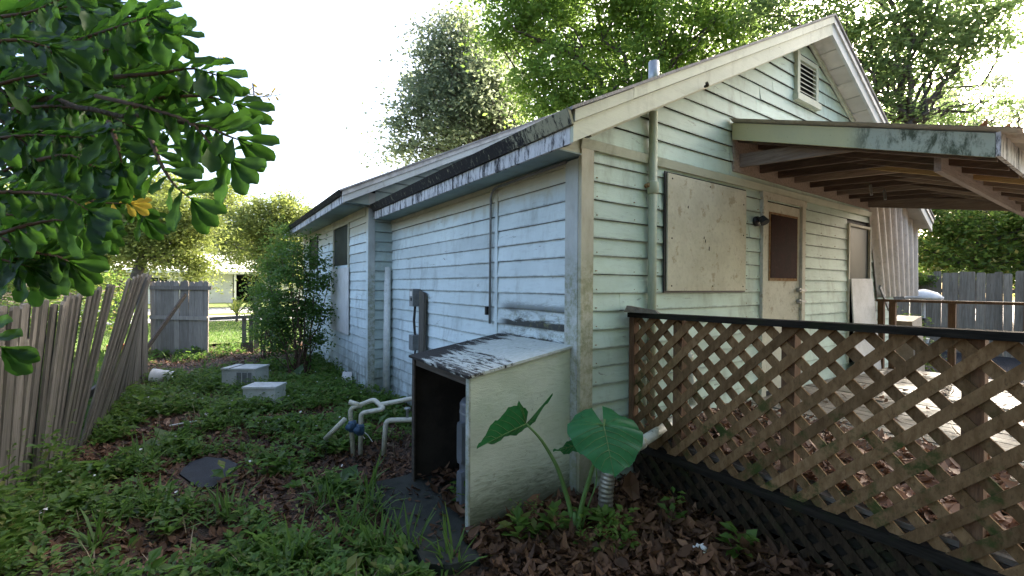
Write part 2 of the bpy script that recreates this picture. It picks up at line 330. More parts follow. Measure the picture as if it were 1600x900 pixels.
def clap(parent, mat, o, a, nrm, b0, b1, t0, t1, z0, z1, name='clapboard', lab=None):
    # one wedge-shaped lapped board: spans b0..b1 at its bottom edge and t0..t1 at its top edge along a
    o = Vector(o); a = Vector(a); n = Vector(nrm); z = Vector((0, 0, 1)); po = .018 + jit(.004); to = .004
    ja, jb = jit(.004), jit(.004); sag = jit(.003)
    P = lambda s, zz, off: o + a * s + z * zz + n * off
    mid = (b0 + b1) / 2; mt = (t0 + t1) / 2
    v = [P(b0, z0 + ja, po), P(mid, z0 + sag, po + jit(.003)), P(b1, z0 + jb, po), P(t0, z1 + ja, to), P(mt, z1 + sag, to), P(t1, z1 + jb, to),
         P(b0, z0 + ja, -.004), P(b1, z0 + jb, -.004), P(t0, z1 + ja, -.004), P(t1, z1 + jb, -.004), P(mid, z0 + sag, -.004)]
    mb = MB().add(v, [(0, 1, 4, 3), (1, 2, 5, 4), (0, 6, 10, 1), (1, 10, 7, 2), (0, 3, 8, 6), (2, 7, 9, 5), (3, 4, 5, 9, 8)])
    if (Vector((0, 0, 1)).cross(a)).dot(n) > 0: mb.f = [tuple(reversed(f)) for f in mb.f]
    ob = mb.build(name, mat, parent); ob.data.materials.append(MT['lapshadow']); ob.data.polygons[2].material_index = 1; ob.data.polygons[3].material_index = 1; return ob
# ------------------------------------------------------------------ ground
def hgt(x, y):
    return 0.035 * math.sin(x * 1.7 + .6) * math.cos(y * 1.1) + .02 * math.sin(x * 4.1 + y * 3.3) + (.05 * math.exp(-((x - 2.3) ** 2 + (y - 1.9) ** 2) / .5))
def ground():
    xs = [-90, -50, -30, -18, -12, -8, -6, -5] + [-4 + .16 * i for i in range(int(12 / .16))] + [8.2, 9, 10.5, 12, 14, 18, 25, 40, 60, 90]
    ys = [-60, -30, -15, -8, -5, -3.5, -2.5] + [-2 + .16 * i for i in range(int(17 / .16))] + [15.4, 17, 20, 24, 30, 45, 70, 110]
    v = [(x, y, hgt(x, y) if abs(x) < 12 and -3 < y < 15 else -.02) for y in ys for x in xs]; nx = len(xs)
    f = [(j * nx + i, j * nx + i + 1, (j + 1) * nx + i + 1, (j + 1) * nx + i) for j in range(len(ys) - 1) for i in range(nx - 1)]
    ob = bpy.data.objects.new('ground', rawmesh('ground', v, f, 'ground', True)); link(ob); tag(ob, kind='structure')
ground()
def sheet(name, x0, x1, y0, y1, z, mat, **kw):
    return MB().add([(x0, y0, z), (x1, y0, z), (x1, y1, z), (x0, y1, z)], [(0, 1, 2, 3)]).build(name, mat, kind='structure')
sheet('lawn', -60, 60, 13.6, 21.6, .07, 'lawn'); sheet('pavement', -60, 60, 21.6, 25.2, .09, 'concrete'); sheet('verge', -60, 60, 25.2, 27.5, .075, 'lawn')
sheet('road', -60, 60, 27.5, 34, .05, 'road'); sheet('front_lawn', -60, 60, 34, 60, .08, 'lawn')
sheet('mulch_bed', 8.4, 17.5, -6, 12, .05, 'mulch')
# ------------------------------------------------------------------ house
house = thing('house', 'small weathered clapboard house with peeling pale mint-blue paint, boarded windows and front-facing gable', 'house', (2.2, 2.38, 0))
GX0, GX1, GY, SX, RY, FX, FY1 = 2.206, 7.75, 2.38, 2.226, 6.4, 1.889, 11.7
SL = .497; AX, AZ = 5.76, 4.43           # front gable apex (underside of the rake)
def und(x): return AZ - SL * abs(x - AX)
def slab(name, x0, z0, x1, z1, y0, y1, th, mat, parent, **kw):     # sloping roof slab running along y
    return MB().hexa([(x0, y0, z0), (x1, y0, z1), (x1, y1, z1), (x0, y1, z0), (x0, y0, z0 + th), (x1, y0, z1 + th), (x1, y1, z1 + th), (x0, y1, z0 + th)]).build(name, mat, parent, **kw)
# wall cores (plain sheathing behind the boards)
MB().hexa([(SX + .01, GY + .01, -.1), (GX1, GY + .01, -.1), (GX1, RY, -.1), (SX + .01, RY, -.1), (SX + .01, GY + .01, 2.5), (GX1, GY + .01, 2.5), (GX1, RY, 2.5), (SX + .01, RY, 2.5)]).build('wall', 'dark', house)
gw = MB(); gz = 2.503
q = [(SX + .01, gz), (9.3, gz), (9.3, und(9.3) + .04), (AX, AZ + .04), (SX + .01, und(SX) + .04)]
gw.add([(x, GY + .01, z) for x, z in q] + [(x, GY + .12, z) for x, z in q], [(0, 1, 2, 3, 4), (9, 8, 7, 6, 5), (0, 5, 6, 1), (1, 6, 7, 2), (2, 7, 8, 3), (3, 8, 9, 4), (4, 9, 5, 0)])
gable = gw.build('gable_wall', 'dark', house)
rw = MB(); rq = [(FX + .01, -.1), (10.9, -.1), (10.9, 2.8), (6.3, 5.12), (FX + .01, 2.915)]
rw.add([(x, RY + .01, z) for x, z in rq] + [(x, FY1, z) for x, z in rq], [(0, 1, 2, 3, 4), (9, 8, 7, 6, 5), (0, 5, 6, 1), (1, 6, 7, 2), (2, 7, 8, 3), (3, 8, 9, 4), (4, 9, 5, 0)])
rear = rw.build('rear_wall', 'dark', house)
fw = thing  # (alias kept short)
walls = bpy.data.objects['wall']
# front gable wall, lower courses
zl = [2.51 - .137 * k for k in range(19)][::-1]
for i in range(len(zl) - 1):
    z0, z1 = zl[i], zl[i + 1]
    def seg(x0, x1):
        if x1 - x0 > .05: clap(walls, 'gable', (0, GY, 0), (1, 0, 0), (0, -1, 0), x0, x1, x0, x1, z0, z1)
    bj = random.choice((None, 2.62, 3.08, 4.5, 4.55, None))
    if bj: seg(2.318, bj - .0015); seg(bj + .0015, 4.718)
    else: seg(2.318, 4.718)
    seg(5.682, 6.962 if z1 > .62 else 7.74)
    if z0 > 2.43: seg(6.964, 7.74)
    seg(7.758, 8.75)
clap(walls, 'gable', (0, GY, 0), (1, 0, 0), (0, -1, 0), 2.318, 7.74, 2.318, 7.74, 2.51, 2.6)
# upper courses, cut to the roof slope
z = 2.665; k = 0
while z < 4.36:
    z1 = min(z + .145, 4.40); xl0 = max(SX, AX - (AZ - z) / SL); xl1 = max(SX, AX - (AZ - z1) / SL); xr0 = min(9.25, AX + (AZ - z) / SL); xr1 = min(9.25, AX + (AZ - z1) / SL)
    if 3.70 < z < 4.12:
        clap(gable, 'gable', (0, GY, 0), (1, 0, 0), (0, -1, 0), xl0, 5.46, xl1, 5.46, z, z1); clap(gable, 'gable', (0, GY, 0), (1, 0, 0), (0, -1, 0), 5.94, xr0, 5.94, xr1, z, z1)
    else:
        cut = 4.13 if z < 3.2 else random.uniform(4.6, 6.5)
        if xl1 < cut < xr1 - .1:
            clap(gable, 'gable', (0, GY, 0), (1, 0, 0), (0, -1, 0), xl0, cut - .002, xl1, cut - .002, z, z1); clap(gable, 'gable', (0, GY, 0), (1, 0, 0), (0, -1, 0), cut + .002, xr0, cut + .002, xr1, z, z1)
        else: clap(gable, 'gable', (0, GY, 0), (1, 0, 0), (0, -1, 0), xl0, xr0, xl1, xr1, z, z1)
    z = z1; k += 1
nm_ = MB()
for z_ in zl[6:-1]:
    for x_ in (2.36, 2.77, 3.06, 4.45, 4.66, 5.74, 6.15, 6.56, 6.9):
        if random.random() < .8: nm_.box((x_ + jit(.01), GY - .0215, z_ + .022), (x_ + .006 + jit(.001), GY - .012, z_ + .028))
nm_.build('nail_heads', 'rust', walls, kind='stuff')
MB().hexa([(2.19, GY - .03, 2.59), (7.77, GY - .03, 2.60), (7.77, GY, 2.60), (2.19, GY, 2.59), (2.19, GY - .045, 2.655), (7.77, GY - .045, 2.665), (7.77, GY, 2.665), (2.19, GY, 2.655)]).build('drip_trim', 'rake', house)
# corner boards
MB().box((2.192, GY - .032, -.05), (2.314, GY, 2.588)).build('corner_board', 'trim', house)
MB().box((2.190, GY + .003, -.05), (2.226, GY + .14, 2.52)).build('corner_board', 'trimb', house)
MB().box((GX1 - .01, GY - .03, .3), (GX1 + .008, GY + .05, 2.6)).build('corner_board', 'trimb', house)
# near side wall
zs = [2.52 - .1405 * k for k in range(19)][::-1]
for i in range(len(zs) - 1):
    bj = random.choice((4.2, 4.9, 5.6, 6.05, 6.05))
    for (a, b) in ((2.522, 3.50), (3.504, bj - .0015), (bj + .0015, 6.39)):
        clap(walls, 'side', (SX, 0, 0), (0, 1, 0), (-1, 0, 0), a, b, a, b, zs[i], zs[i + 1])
MB().box((SX - .012, 3.485, .1), (SX - .022, 3.53, 2.42)).build('joint_batten', 'side', house)
# return wall and rear side wall
zr = [2.78 - .1405 * k for k in range(21)][::-1]
for i in range(len(zr) - 1):
    if zr[i] > -.05: 
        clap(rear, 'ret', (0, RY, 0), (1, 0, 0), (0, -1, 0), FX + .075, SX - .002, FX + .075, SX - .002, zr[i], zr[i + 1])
        z0, z1 = zr[i], zr[i + 1]
        def seg(y0, y1):
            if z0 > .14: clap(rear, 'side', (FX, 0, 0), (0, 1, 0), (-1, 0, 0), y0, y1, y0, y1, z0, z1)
        if 1.8 < z0 < 2.6: seg(RY + .09, 7.43); seg(8.57, 9.95); seg(10.85, FY1)
        else: seg(RY + .09, FY1)
for i in range(8):
    z0 = 2.79 + .15 * i
    # boards of the rear gable that stand above the front roof
    xa = max(FX + .08, 6.3 - (5.12 - z0) / .5); xb = max(FX + .08, 6.3 - (5.12 - z0 - .15) / .5); xc = min(5.7, 2.2 + (z0 - 2.6) / SL)
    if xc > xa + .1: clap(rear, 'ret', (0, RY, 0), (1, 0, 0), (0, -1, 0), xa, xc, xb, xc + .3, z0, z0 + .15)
MB().box((FX - .02, RY - .02, .02), (FX + .075, RY - .002, 2.905)).build('corner_board', 'trimb', house)
MB().box((FX - .022, RY + .001, .02), (FX, RY + .09, 2.715)).build('corner_board', 'side', house)
fnd = MB().box((FX - .012, RY + .09, -.15), (FX + .02, FY1, .250)).build('foundation_skirt', 'side', house)
for y in (6.95, 8.1, 9.3): MB().box((FX - .016, y, -.1), (FX - .011, y + .008, .245)).build('joint', 'dark', fnd)
v = MB().box((FX - .02, 7.45, .0), (FX - .01, 7.66, .17)).build('foundation_vent', 'dark', house)
for k in range(6): MB().bar((FX - .024, 7.45, .018 + k * .026), (FX - .024, 7.66, .018 + k * .026), .006, .011).build('louvre', 'side', v)
# rakes, fascias, roofs
def rake(x0, z0, x1, z1, y, h, mat, name, th=.028):
    return MB().hexa([(x0, y, z0), (x1, y, z1), (x1, y + th, z1), (x0, y + th, z0), (x0, y, z0 + h), (x1, y, z1 + h), (x1, y + th, z1 + h), (x0, y + th, z0 + h)]).build(name, mat, house)
zE = 2.513
rake(1.905, zE, AX, AZ, 2.12, .125, 'rake', 'rake_board'); rake(1.905, zE + .127, 2.45, zE + .127 + SL * .545, 2.103, .075, 'rake', 'rake_trim'); rake(2.454, zE + .129 + SL * .549, 5.0, zE + .127 + SL * 3.095, 2.103, .078, 'rake', 'rake_trim'); rake(5.003, zE + .127 + SL * 3.098, AX, AZ + .127, 2.103, .075, 'rake', 'rake_trim')
XR = 2 * AX - 1.905
rake(AX + .002, AZ, XR, zE, 2.12, .125, 'trimb', 'rake_board'); rake(AX + .002, AZ + .127, XR, zE + .127, 2.103, .06, 'edge', 'rake_trim')
slab('roof', 1.87, zE + .19, AX, zE + .19 + SL * (AX - 1.87), 2.09, 6.7, .022, 'roofm', house); slab('roof', AX + .003, zE + .19 + SL * (AX - 1.87), XR + .03, zE + .19, 2.09, 6.7, .022, 'roofm', house)
# soffit boards under the front overhang
n = 16
for sgn in (-1, 1):
    for i in range(n):
        a = i / n; b = (i + 1) / n - .0025; xa, xb = AX + sgn * 3.86 * a, AX + sgn * 3.86 * b; za, zb = AZ - SL * 3.86 * a, AZ - SL * 3.86 * b
        g = jit(.002); lo = [(xa, 2.15, za + .05 + g), (xb, 2.15, zb + .05 + g), (xb, GY + .01, zb + .05 + g), (xa, GY + .01, za + .05 + g)]
        MB().hexa(lo + [(p[0], p[1], p[2] + .012) for p in lo]).build('soffit_board', 'soffit', house)
for sgn in (-1, 1):    # frieze board along the slope on the wall
    p0 = (AX + sgn * .02, GY - .035, AZ + .005); p1 = (AX + sgn * 3.5, GY - .035, AZ - SL * 3.5 + .005)
    MB().bar(p0, p1, .025, .05).build('frieze_trim', 'rake', house)
# eave over the near wall
MB().box((1.905, 2.152, zE - .002), (1.925, 6.24, zE + .105)).build('eave_fascia', 'mold', house)
MB().hexa([(1.885, 2.11, zE + .108), (1.905, 2.11, zE + .108), (1.905, 6.24, zE + .108), (1.885, 6.24, zE + .108), (1.845, 2.11, zE + .20), (1.87, 2.11, zE + .20), (1.87, 6.24, zE + .20), (1.845, 6.24, zE + .20)]).build('drip_edge', 'black', house)
MB().box((1.926, GY - .03, 2.535), (SX + .005, RY - .02, 2.545)).build('eave_soffit', 'soffitd', house)
MB().box((1.93, GY - .02, 2.548), (2.188, GY + .01, 2.70)).build('eave_return', 'rake', house)
MB().hexa([(1.492, 6.37, 2.70), (FX - .025, 6.37, 2.70), (FX - .025, 6.40, 2.70), (1.492, 6.40, 2.70), (1.492, 6.37, 2.78), (FX - .025, 6.37, 2.97), (FX - .025, 6.40, 2.97), (1.492, 6.40, 2.78)]).build('eave_return', 'ret', house)
MB().box((SX - .03, 2.53, 2.49), (SX - .012, RY - .01, 2.533)).build('soffit_mould', 'trim', house)
# rear roof
ez = 2.69
rz = ez + .5 * (6.3 - 1.47)
rake(1.47, ez, 6.3, rz, 6.15, .09, 'trimb', 'rake_board'); rake(1.45, ez + .085, 6.3, rz + .092, 6.13, .065, 'edge', 'rake_trim')
slab('roof', 1.42, ez + .14, 6.3, rz + .155, 6.10, FY1 + .3, .022, 'roofm', house); slab('roof', 6.303, rz + .155, 11.2, ez + .14, 6.10, FY1 + .3, .022, 'roofm', house)
MB().box((1.47, 6.18, ez), (1.49, FY1 + .25, ez + .10)).build('eave_fascia', 'mold', house)
MB().hexa([(1.445, 6.16, ez + .10), (1.47, 6.16, ez + .10), (1.47, FY1 + .28, ez + .10), (1.445, FY1 + .28, ez + .10), (1.40, 6.12, ez + .155), (1.43, 6.12, ez + .155), (1.43, FY1 + .28, ez + .155), (1.40, FY1 + .28, ez + .155)]).build('drip_edge', 'black', house)
MB().box((1.492, RY - .1, ez + .03), (FX + .01, FY1, ez + .04)).build('eave_soffit', 'soffitd', house)
MB().hexa([(1.5, 6.178, ez + .05), (6.3, 6.178, rz + .04), (6.3, 6.41, rz + .04), (1.5, 6.41, ez + .05), (1.5, 6.178, ez + .06), (6.3, 6.178, rz + .05), (6.3, 6.41, rz + .05), (1.5, 6.41, ez + .06)]).build('rake_soffit', 'soffitd', house)
MB().box((FX - .03, RY + .1, 2.60), (FX - .018, FY1, ez + .028)).build('frieze_board', 'trim', house)
# gable vent
v = MB().box((5.46, GY - .012, 3.78), (5.94, GY + .005, 4.22)).build('gable_vent', 'dark', house)
for (a, b) in (((5.43, GY - .05, 3.77), (5.49, GY, 4.25)), ((5.90, GY - .05, 3.77), (5.96, GY, 4.22)), ((5.491, GY - .048, 4.17), (5.899, GY, 4.22)), ((5.40, GY - .07, 3.70), (5.99, GY, 3.768)), ((5.491, GY - .045, 3.769), (5.899, GY - .002, 3.80))):
    MB().box(a, b).build('frame', 'rake', v)
for k in range(7):
    z0 = 3.815 + k * .052; MB().hexa([(5.492, GY - .046, z0), (5.898, GY - .046, z0), (5.898, GY - .016, z0 + .028), (5.492, GY - .016, z0 + .028), (5.492, GY - .046, z0 + .01), (5.898, GY - .046, z0 + .01), (5.898, GY - .016, z0 + .038), (5.492, GY - .016, z0 + .038)]).build('louvre', 'rake', v)
# boarded window, front
o = MB().box((3.15, GY - .048, 1.565), (4.375, GY - .034, 2.545)).build('window_board', 'osb', house, label='large square plywood sheet over the front window')
MB().box((3.125, GY - .034, 1.55), (4.39, GY - .0225, 2.56)).build('frame', 'black_plastic', o)
for (x, z) in [(3.2, 1.6), (3.2, 2.0), (3.2, 2.5), (4.32, 1.6), (4.32, 2.1), (4.32, 2.4), (3.75, 2.5), (3.8, 1.6)]: MB().box((x, GY - .051, z), (x + .012, GY - .048, z + .012)).build('nail', 'plydark', o)
for (x, z, s) in [(3.68, 2.0, .025), (3.66, 2.03, .02), (3.74, 1.93, .035), (3.42, 2.28, .02)]: MB().hexa([(x, GY - .0495, z), (x + .012, GY - .0495, z - .004), (x + .012, GY - .048, z), (x, GY - .048, z), (x + .004, GY - .0495, z + s), (x + .014, GY - .0495, z + s), (x + .014, GY - .048, z + s), (x + .004, GY - .048, z + s)]).build('scar', 'plydark', o)
# door
d = MB().box((4.81, GY - .012, .50), (5.60, GY + .005, 2.50)).build('door', 'door', house, label='grimy cream back door with dark red panel')
for (a, b) in (((4.72, GY - .042, .46), (4.808, GY, 2.52)), ((5.602, GY - .042, .46), (5.68, GY, 2.52)), ((4.70, GY - .045, 2.522), (5.70, GY, 2.589))): MB().box(a, b).build('door_frame', 'door', d)
MB().box((4.895, GY - .020, 1.67), (5.535, GY - .0125, 2.40)).build('panel_edge', 'rust', d); MB().box((4.92, GY - .026, 1.70), (5.51, GY - .0205, 2.375)).build('panel', 'red', d)
for z in (1.44, 1.57):
    MB().tube([(5.55, GY - .012, z), (5.55, GY - .05, z)], .026, 12).build('lock', 'metal', d)
    MB().bar((5.54, GY - .058, z), (5.66, GY - .058, z), .016, .02).build('hasp', 'metal', d)
for z in (.8, 1.5, 2.25): MB().tube([(4.812, GY - .03, z), (4.812, GY - .03, z + .09)], .009, 8).build('hinge', 'rust', d)
# right window with plywood leaning below
wnd = MB().box((6.99, GY - .008, 1.60), (7.70, GY + .005, 2.42)).build('window', 'dglass', house, label='dusty dark window right of the door')
for (a, b) in (((6.955, GY - .035, .6), (6.99, GY, 2.45)), ((7.70, GY - .035, 1.5), (7.738, GY, 2.45)), ((6.99, GY - .036, 2.42), (7.70, GY, 2.452))): MB().box(a, b).build('frame', 'door', wnd)
MB().hexa([(6.98, GY - .13, .46), (7.86, GY - .13, .46), (7.86, GY - .115, .46), (6.98, GY - .115, .46), (6.99, GY - .052, 1.72), (7.73, GY - .052, 1.73), (7.73, GY - .038, 1.73), (6.99, GY - .038, 1.72)]).build('window_board', 'osb2', house, label='pale plywood sheet below the right window')
# porch light
pl = MB().tube([(4.60, GY - .02, 2.27), (4.60, GY - .05, 2.27)], .05, 14).build('porch_light', 'black_plastic', house, True)
MB().tube([(4.60, GY - .05, 2.27), (4.56, GY - .12, 2.29)], [.02, .02], 8).build('arm', 'black_plastic', pl); MB().tube([(4.57, GY - .10, 2.30), (4.56, GY - .14, 2.24)], [.028, .045], 12).build('lamp_head', 'black_plastic', pl)
# vent pipe on gable
vp = MB().tube([(2.945, GY - .055, .5), (2.945, GY - .055, 3.0)], .034, 16).build('vent_pipe', 'pipeg', house, True)
MB().tube([(2.945, GY - .055, 2.34), (2.945, GY - .055, 2.352), (2.945, GY - .055, 2.43), (2.945, GY - .055, 2.445)], [.036, .046, .046, .036], 16).build('coupling', 'pipeg', vp, True)
MB().tube([(2.945, GY - .055, 3.18), (2.945, GY - .055, 3.40)], .042, 16).build('pipe_end', 'metal', vp, True)
MB().tube([(2.90, GY - .06, 2.41), (2.90, GY - .02, 2.41)], .018, 8).build('clamp', 'rust', vp)
MB().tube([(3.3, 2.10, 3.215), (3.27, 2.06, 3.2), (3.24, 2.05, 3.21)], .012, 8).build('hook', 'plydark', house)
# side wall conduit and boxes
cpts = bend([(SX - .035, 3.59, 1.24), (SX - .035, 3.585, 2.44), (SX - .05, 3.50, 2.50), (SX - .05, 2.50, 2.515)], .07)
MB().tube(cpts, .0115, 8).build('conduit', 'greypl', house, True)
MB().box((SX - .055, 3.62, 1.32), (SX - .02, 3.65, 1.40)).build('clip', 'black_plastic', house)
st = MB().hexa([(SX - .12, 4.98, -.05), (SX - .12, 5.13, -.05), (SX - .09, 5.13, -.05), (SX - .09, 4.98, -.05), (SX - .07, 5.07, 1.50), (SX - .07, 5.22, 1.53), (SX - .035, 5.22, 1.53), (SX - .035, 5.07, 1.50)]).build('backing_board', 'picket', house)
e = MB().box((SX - .13, 5.27, 1.33), (SX - .03, 5.39, 1.55)).build('switch_box', 'greypl', house)
MB().box((SX - .134, 5.29, 1.46), (SX - .1305, 5.37, 1.52)).build('label_plate', 'white', e); MB().box((SX - .136, 5.31, 1.40), (SX - .1305, 5.34, 1.44)).build('switch', 'black_plastic', e)
e = MB().box((SX - .13, 5.27, .78), (SX - .03, 5.40, .97)).build('junction_box', 'greypl', house)
for y in (5.30, 5.34): MB().tube([(SX - .08, y, 1.33), (SX - .09, y + .01, 1.15), (SX - .08, y, .97)], .008, 6).build('cable', 'black_plastic', house)
MB().tube([(SX - .08, 5.31, .78), (SX - .1, 5.33, .5), (SX - .07, 5.38, .15)], .012, 6).build('cable', 'black_plastic', house)
# rear side window
wn2 = MB().box((FX - .005, 7.50, 1.88), (FX + .006, 8.50, 2.585)).build('window', 'dglass', house, label='narrow dark window in the far side wall')
for (a, b) in (((FX - .03, 7.44, 1.80), (FX, 7.50, 2.60)), ((FX - .03, 8.50, 1.80), (FX, 8.56, 2.60)), ((FX - .032, 7.42, 2.586), (FX, 8.58, 2.66))): MB().box(a, b).build('frame', 'trim', wn2)
MB().box((FX - .045, 7.39, .79), (FX - .03, 8.62, 1.878)).build('window_board', 'osb2', house, label='white board over the lower far side window')
wn3 = MB().box((FX - .005, 10.0, 1.5), (FX + .006, 10.8, 2.58)).build('window', 'dglass', house)
for (a, b) in (((FX - .03, 9.95, 1.45), (FX, 10.0, 2.62)), ((FX - .03, 10.8, 1.45), (FX, 10.86, 2.62))): MB().box(a, b).build('frame', 'black_plastic', wn3)
# corrugated sheet beyond the house corner
v = []; f = []; n = 96
for i in range(n + 1):
    u = i / n; off = .034 * math.cos(u * 2 * math.pi * 7.5)
    v += [(7.98 + u * 1.62, GY - .07 + off, 1.47), (7.60 + u * 2.0, GY - .05 + off, 2.95)]
for i in range(n): f.append((2 * i, 2 * i + 2, 2 * i + 3, 2 * i + 1))
nv = len(v); v += [(a, b + .004, c) for a, b, c in v]; f += [tuple(j + nv for j in reversed(q)) for q in f[:n]]
MB().add(v, f).build('corrugated_panel', 'cor', house, True, label='faded corrugated awning panel folded down past the right window')
MB().bar((7.86, GY - .10, 1.62), (8.25, GY - .10, 1.28), .02, .05).build('strut', 'greypl', house)
MB().box((9.1, GY + .02, 2.0), (9.25, GY + .4, 2.62)).build('eave_block', 'osb', house)
# porch cover (part of the house)
porch = MB().hexa([(4.18, GY - .03, 2.72), (7.70, GY - .03, 2.70), (7.70, GY, 2.70), (4.18, GY, 2.72), (4.18, GY - .03, 3.16), (7.70, GY - .03, 3.10), (7.70, GY, 3.10), (4.18, GY, 3.16)]).build('porch_roof', 'raft', house, label='sagging lean-to porch cover with mossy fascia')
def pz(y, lo=3.18, hi=2.60): t = (GY - y) / (GY - .635); return lo + (hi - lo) * t
MB().hexa([(4.15, .62, pz(.62) - .155), (4.175, .62, pz(.62) - .155), (4.175, GY - .024, 3.018), (4.15, GY - .024, 3.018), (4.15, .62, pz(.62)), (4.175, .62, pz(.62)), (4.175, GY - .024, 3.178), (4.15, GY - .024, 3.178)]).build('fascia', 'cfas', porch)
MB().box((4.15, .595, 2.445), (8.6, .618, 2.60)).build('eave_fascia', 'mold', porch)
# corrugated roofing on top: waves run down the slope
v = []; f = []; n = 150
for i in range(n + 1):
    x = 4.10 + 4.6 * i / n; o = .012 * math.cos(i * math.pi / 2.5)
    v += [(x, .50, pz(.50) + .02 + o), (x, GY - .022, 3.20 + o)]
for i in range(n): f.append((2 * i, 2 * i + 2, 2 * i + 3, 2 * i + 1))
nv = len(v); v += [(a, b, c - .004) for a, b, c in v]; f += [tuple(j + nv for j in reversed(q)) for q in f[:n]]
MB().add(v, f).build('roofing_sheet', 'cor', porch, True)
xs_r = [4.24, 4.62, 5.0, 5.38, 5.76, 6.14, 6.52, 6.9, 7.28, 7.62]
for i, x in enumerate(xs_r):
    mt = 'raftl' if i in (3,) else ('raftd' if i in (0, 1, 2, 6) else 'raft')
    y0, y1 = GY - .031, .625; zb0, zb1 = pz(GY) - .175, 2.43
    MB().hexa([(x + .04, 1.25, 2.69), (x + .075, 1.25, 2.69), (x + .075, y0, 2.77), (x + .04, y0, 2.77), (x + .04, 1.25, 2.79), (x + .075, 1.25, 2.79), (x + .075, y0, 2.90), (x + .04, y0, 2.90)]).build('ceiling_joist', 'raftd' if i % 3 else 'raft', porch)
    if i == 9: zb0 = 2.73
    MB().hexa([(x, y1, zb1), (x + .038, y1, zb1), (x + .038, y0, zb0), (x, y0, zb0), (x, y1, zb1 + .13), (x + .038, y1, zb1 + .13), (x + .038, y0, zb0 + .14), (x, y0, zb0 + .14)]).build('rafter', mt, porch)
for i, y in enumerate((2.05, 1.75, 1.40, 1.12, .80)):
    MB().box((4.176, y, pz(y) - .035), (8.6, y + .07, pz(y) - .01)).build('purlin', 'raftl' if i > 2 else 'raft', porch)
for i in range(16):     # roof boards seen from below
    y0 = .64 + i * .108; MB().hexa([(4.178, y0, pz(y0) - .008), (8.6, y0, pz(y0) - .008), (8.6, y0 + .104, pz(y0 + .104) - .008), (4.178, y0 + .104, pz(y0 + .104) - .008), (4.178, y0, pz(y0) + .0), (8.6, y0, pz(y0) + .0), (8.6, y0 + .104, pz(y0 + .104)), (4.178, y0 + .104, pz(y0 + .104))]).build('roof_board', 'raftd', porch)
MB().box((4.42, .93, 2.46), (8.6, .97, 2.585)).build('beam', 'beam', porch)
for x in (5.6, 6.0): MB().bar((x, 1.7, 2.55), (x + .03, 1.72, 2.66), .02, .02).build('bracket', 'metal', porch)
MB().box((8.45, .92, .46), (8.53, 1.0, 2.459)).build('post', 'post', porch)
# ------------------------------------------------------------------ deck with lattice railing
deck = thing('deck', 'grey board deck under the porch cover, edged with brown wooden lattice', 'deck', (2.74, 1.0, 0))
DZ = .46; x = 2.80; i = 0
while x < 8.0:
    wd = .138; y1 = GY - .145 if x < 8 else 2.2
    MB().box((x, -1.9, DZ - .03), (x + wd, GY - .026 if x < 6.9 else GY - .135, DZ + jit(.004))).build('deck_board', 'board', deck)
    x += wd + .010
MB().box((2.80, -1.88, .30), (2.84, GY - .03, DZ - .035)).build('joist', 'rot', deck); MB().box((7.9, -1.88, .2), (7.94, GY - .03, DZ - .035)).build('joist', 'rot', deck)
for y in (-1.2, 0, 1.2): MB().box((2.841, y, .30), (7.899, y + .04, DZ - .035)).build('joist', 'rot', deck)
RX = 2.74
rl = MB().hexa([(RX - .05, -1.9, 1.415), (RX + .05, -1.9, 1.415), (RX + .05, GY - .026, 1.36), (RX - .05, GY - .026, 1.36), (RX - .05, -1.9, 1.453), (RX + .05, -1.9, 1.453), (RX + .05, GY - .026, 1.397), (RX - .05, GY - .026, 1.397)]).build('lattice_railing', 'rail', deck, label='waist-high brown lattice railing with a black wet top rail')
def top(y): return 1.36 + (GY - y) * .0128
MB().hexa([(RX - .035, -1.9, .385), (RX + .05, -1.9, .385), (RX + .05, GY - .03, .345), (RX - .035, GY - .03, .345), (RX - .035, -1.9, .435), (RX + .05, -1.9, .435), (RX + .05, GY - .03, .395), (RX - .035, GY - .03, .395)]).build('bottom_rail', 'rail', rl)
MB().box((RX - .028, GY - .075, .40), (RX + .03, GY - .026, 1.358)).build('end_stud', 'post', rl)
for y in (1.95, 1.22, .47, -.28, -1.03): MB().box((RX + .016, y - .036, .32), (RX + .09, y + .036, top(y) - .001)).build('railing_post', 'post', rl)
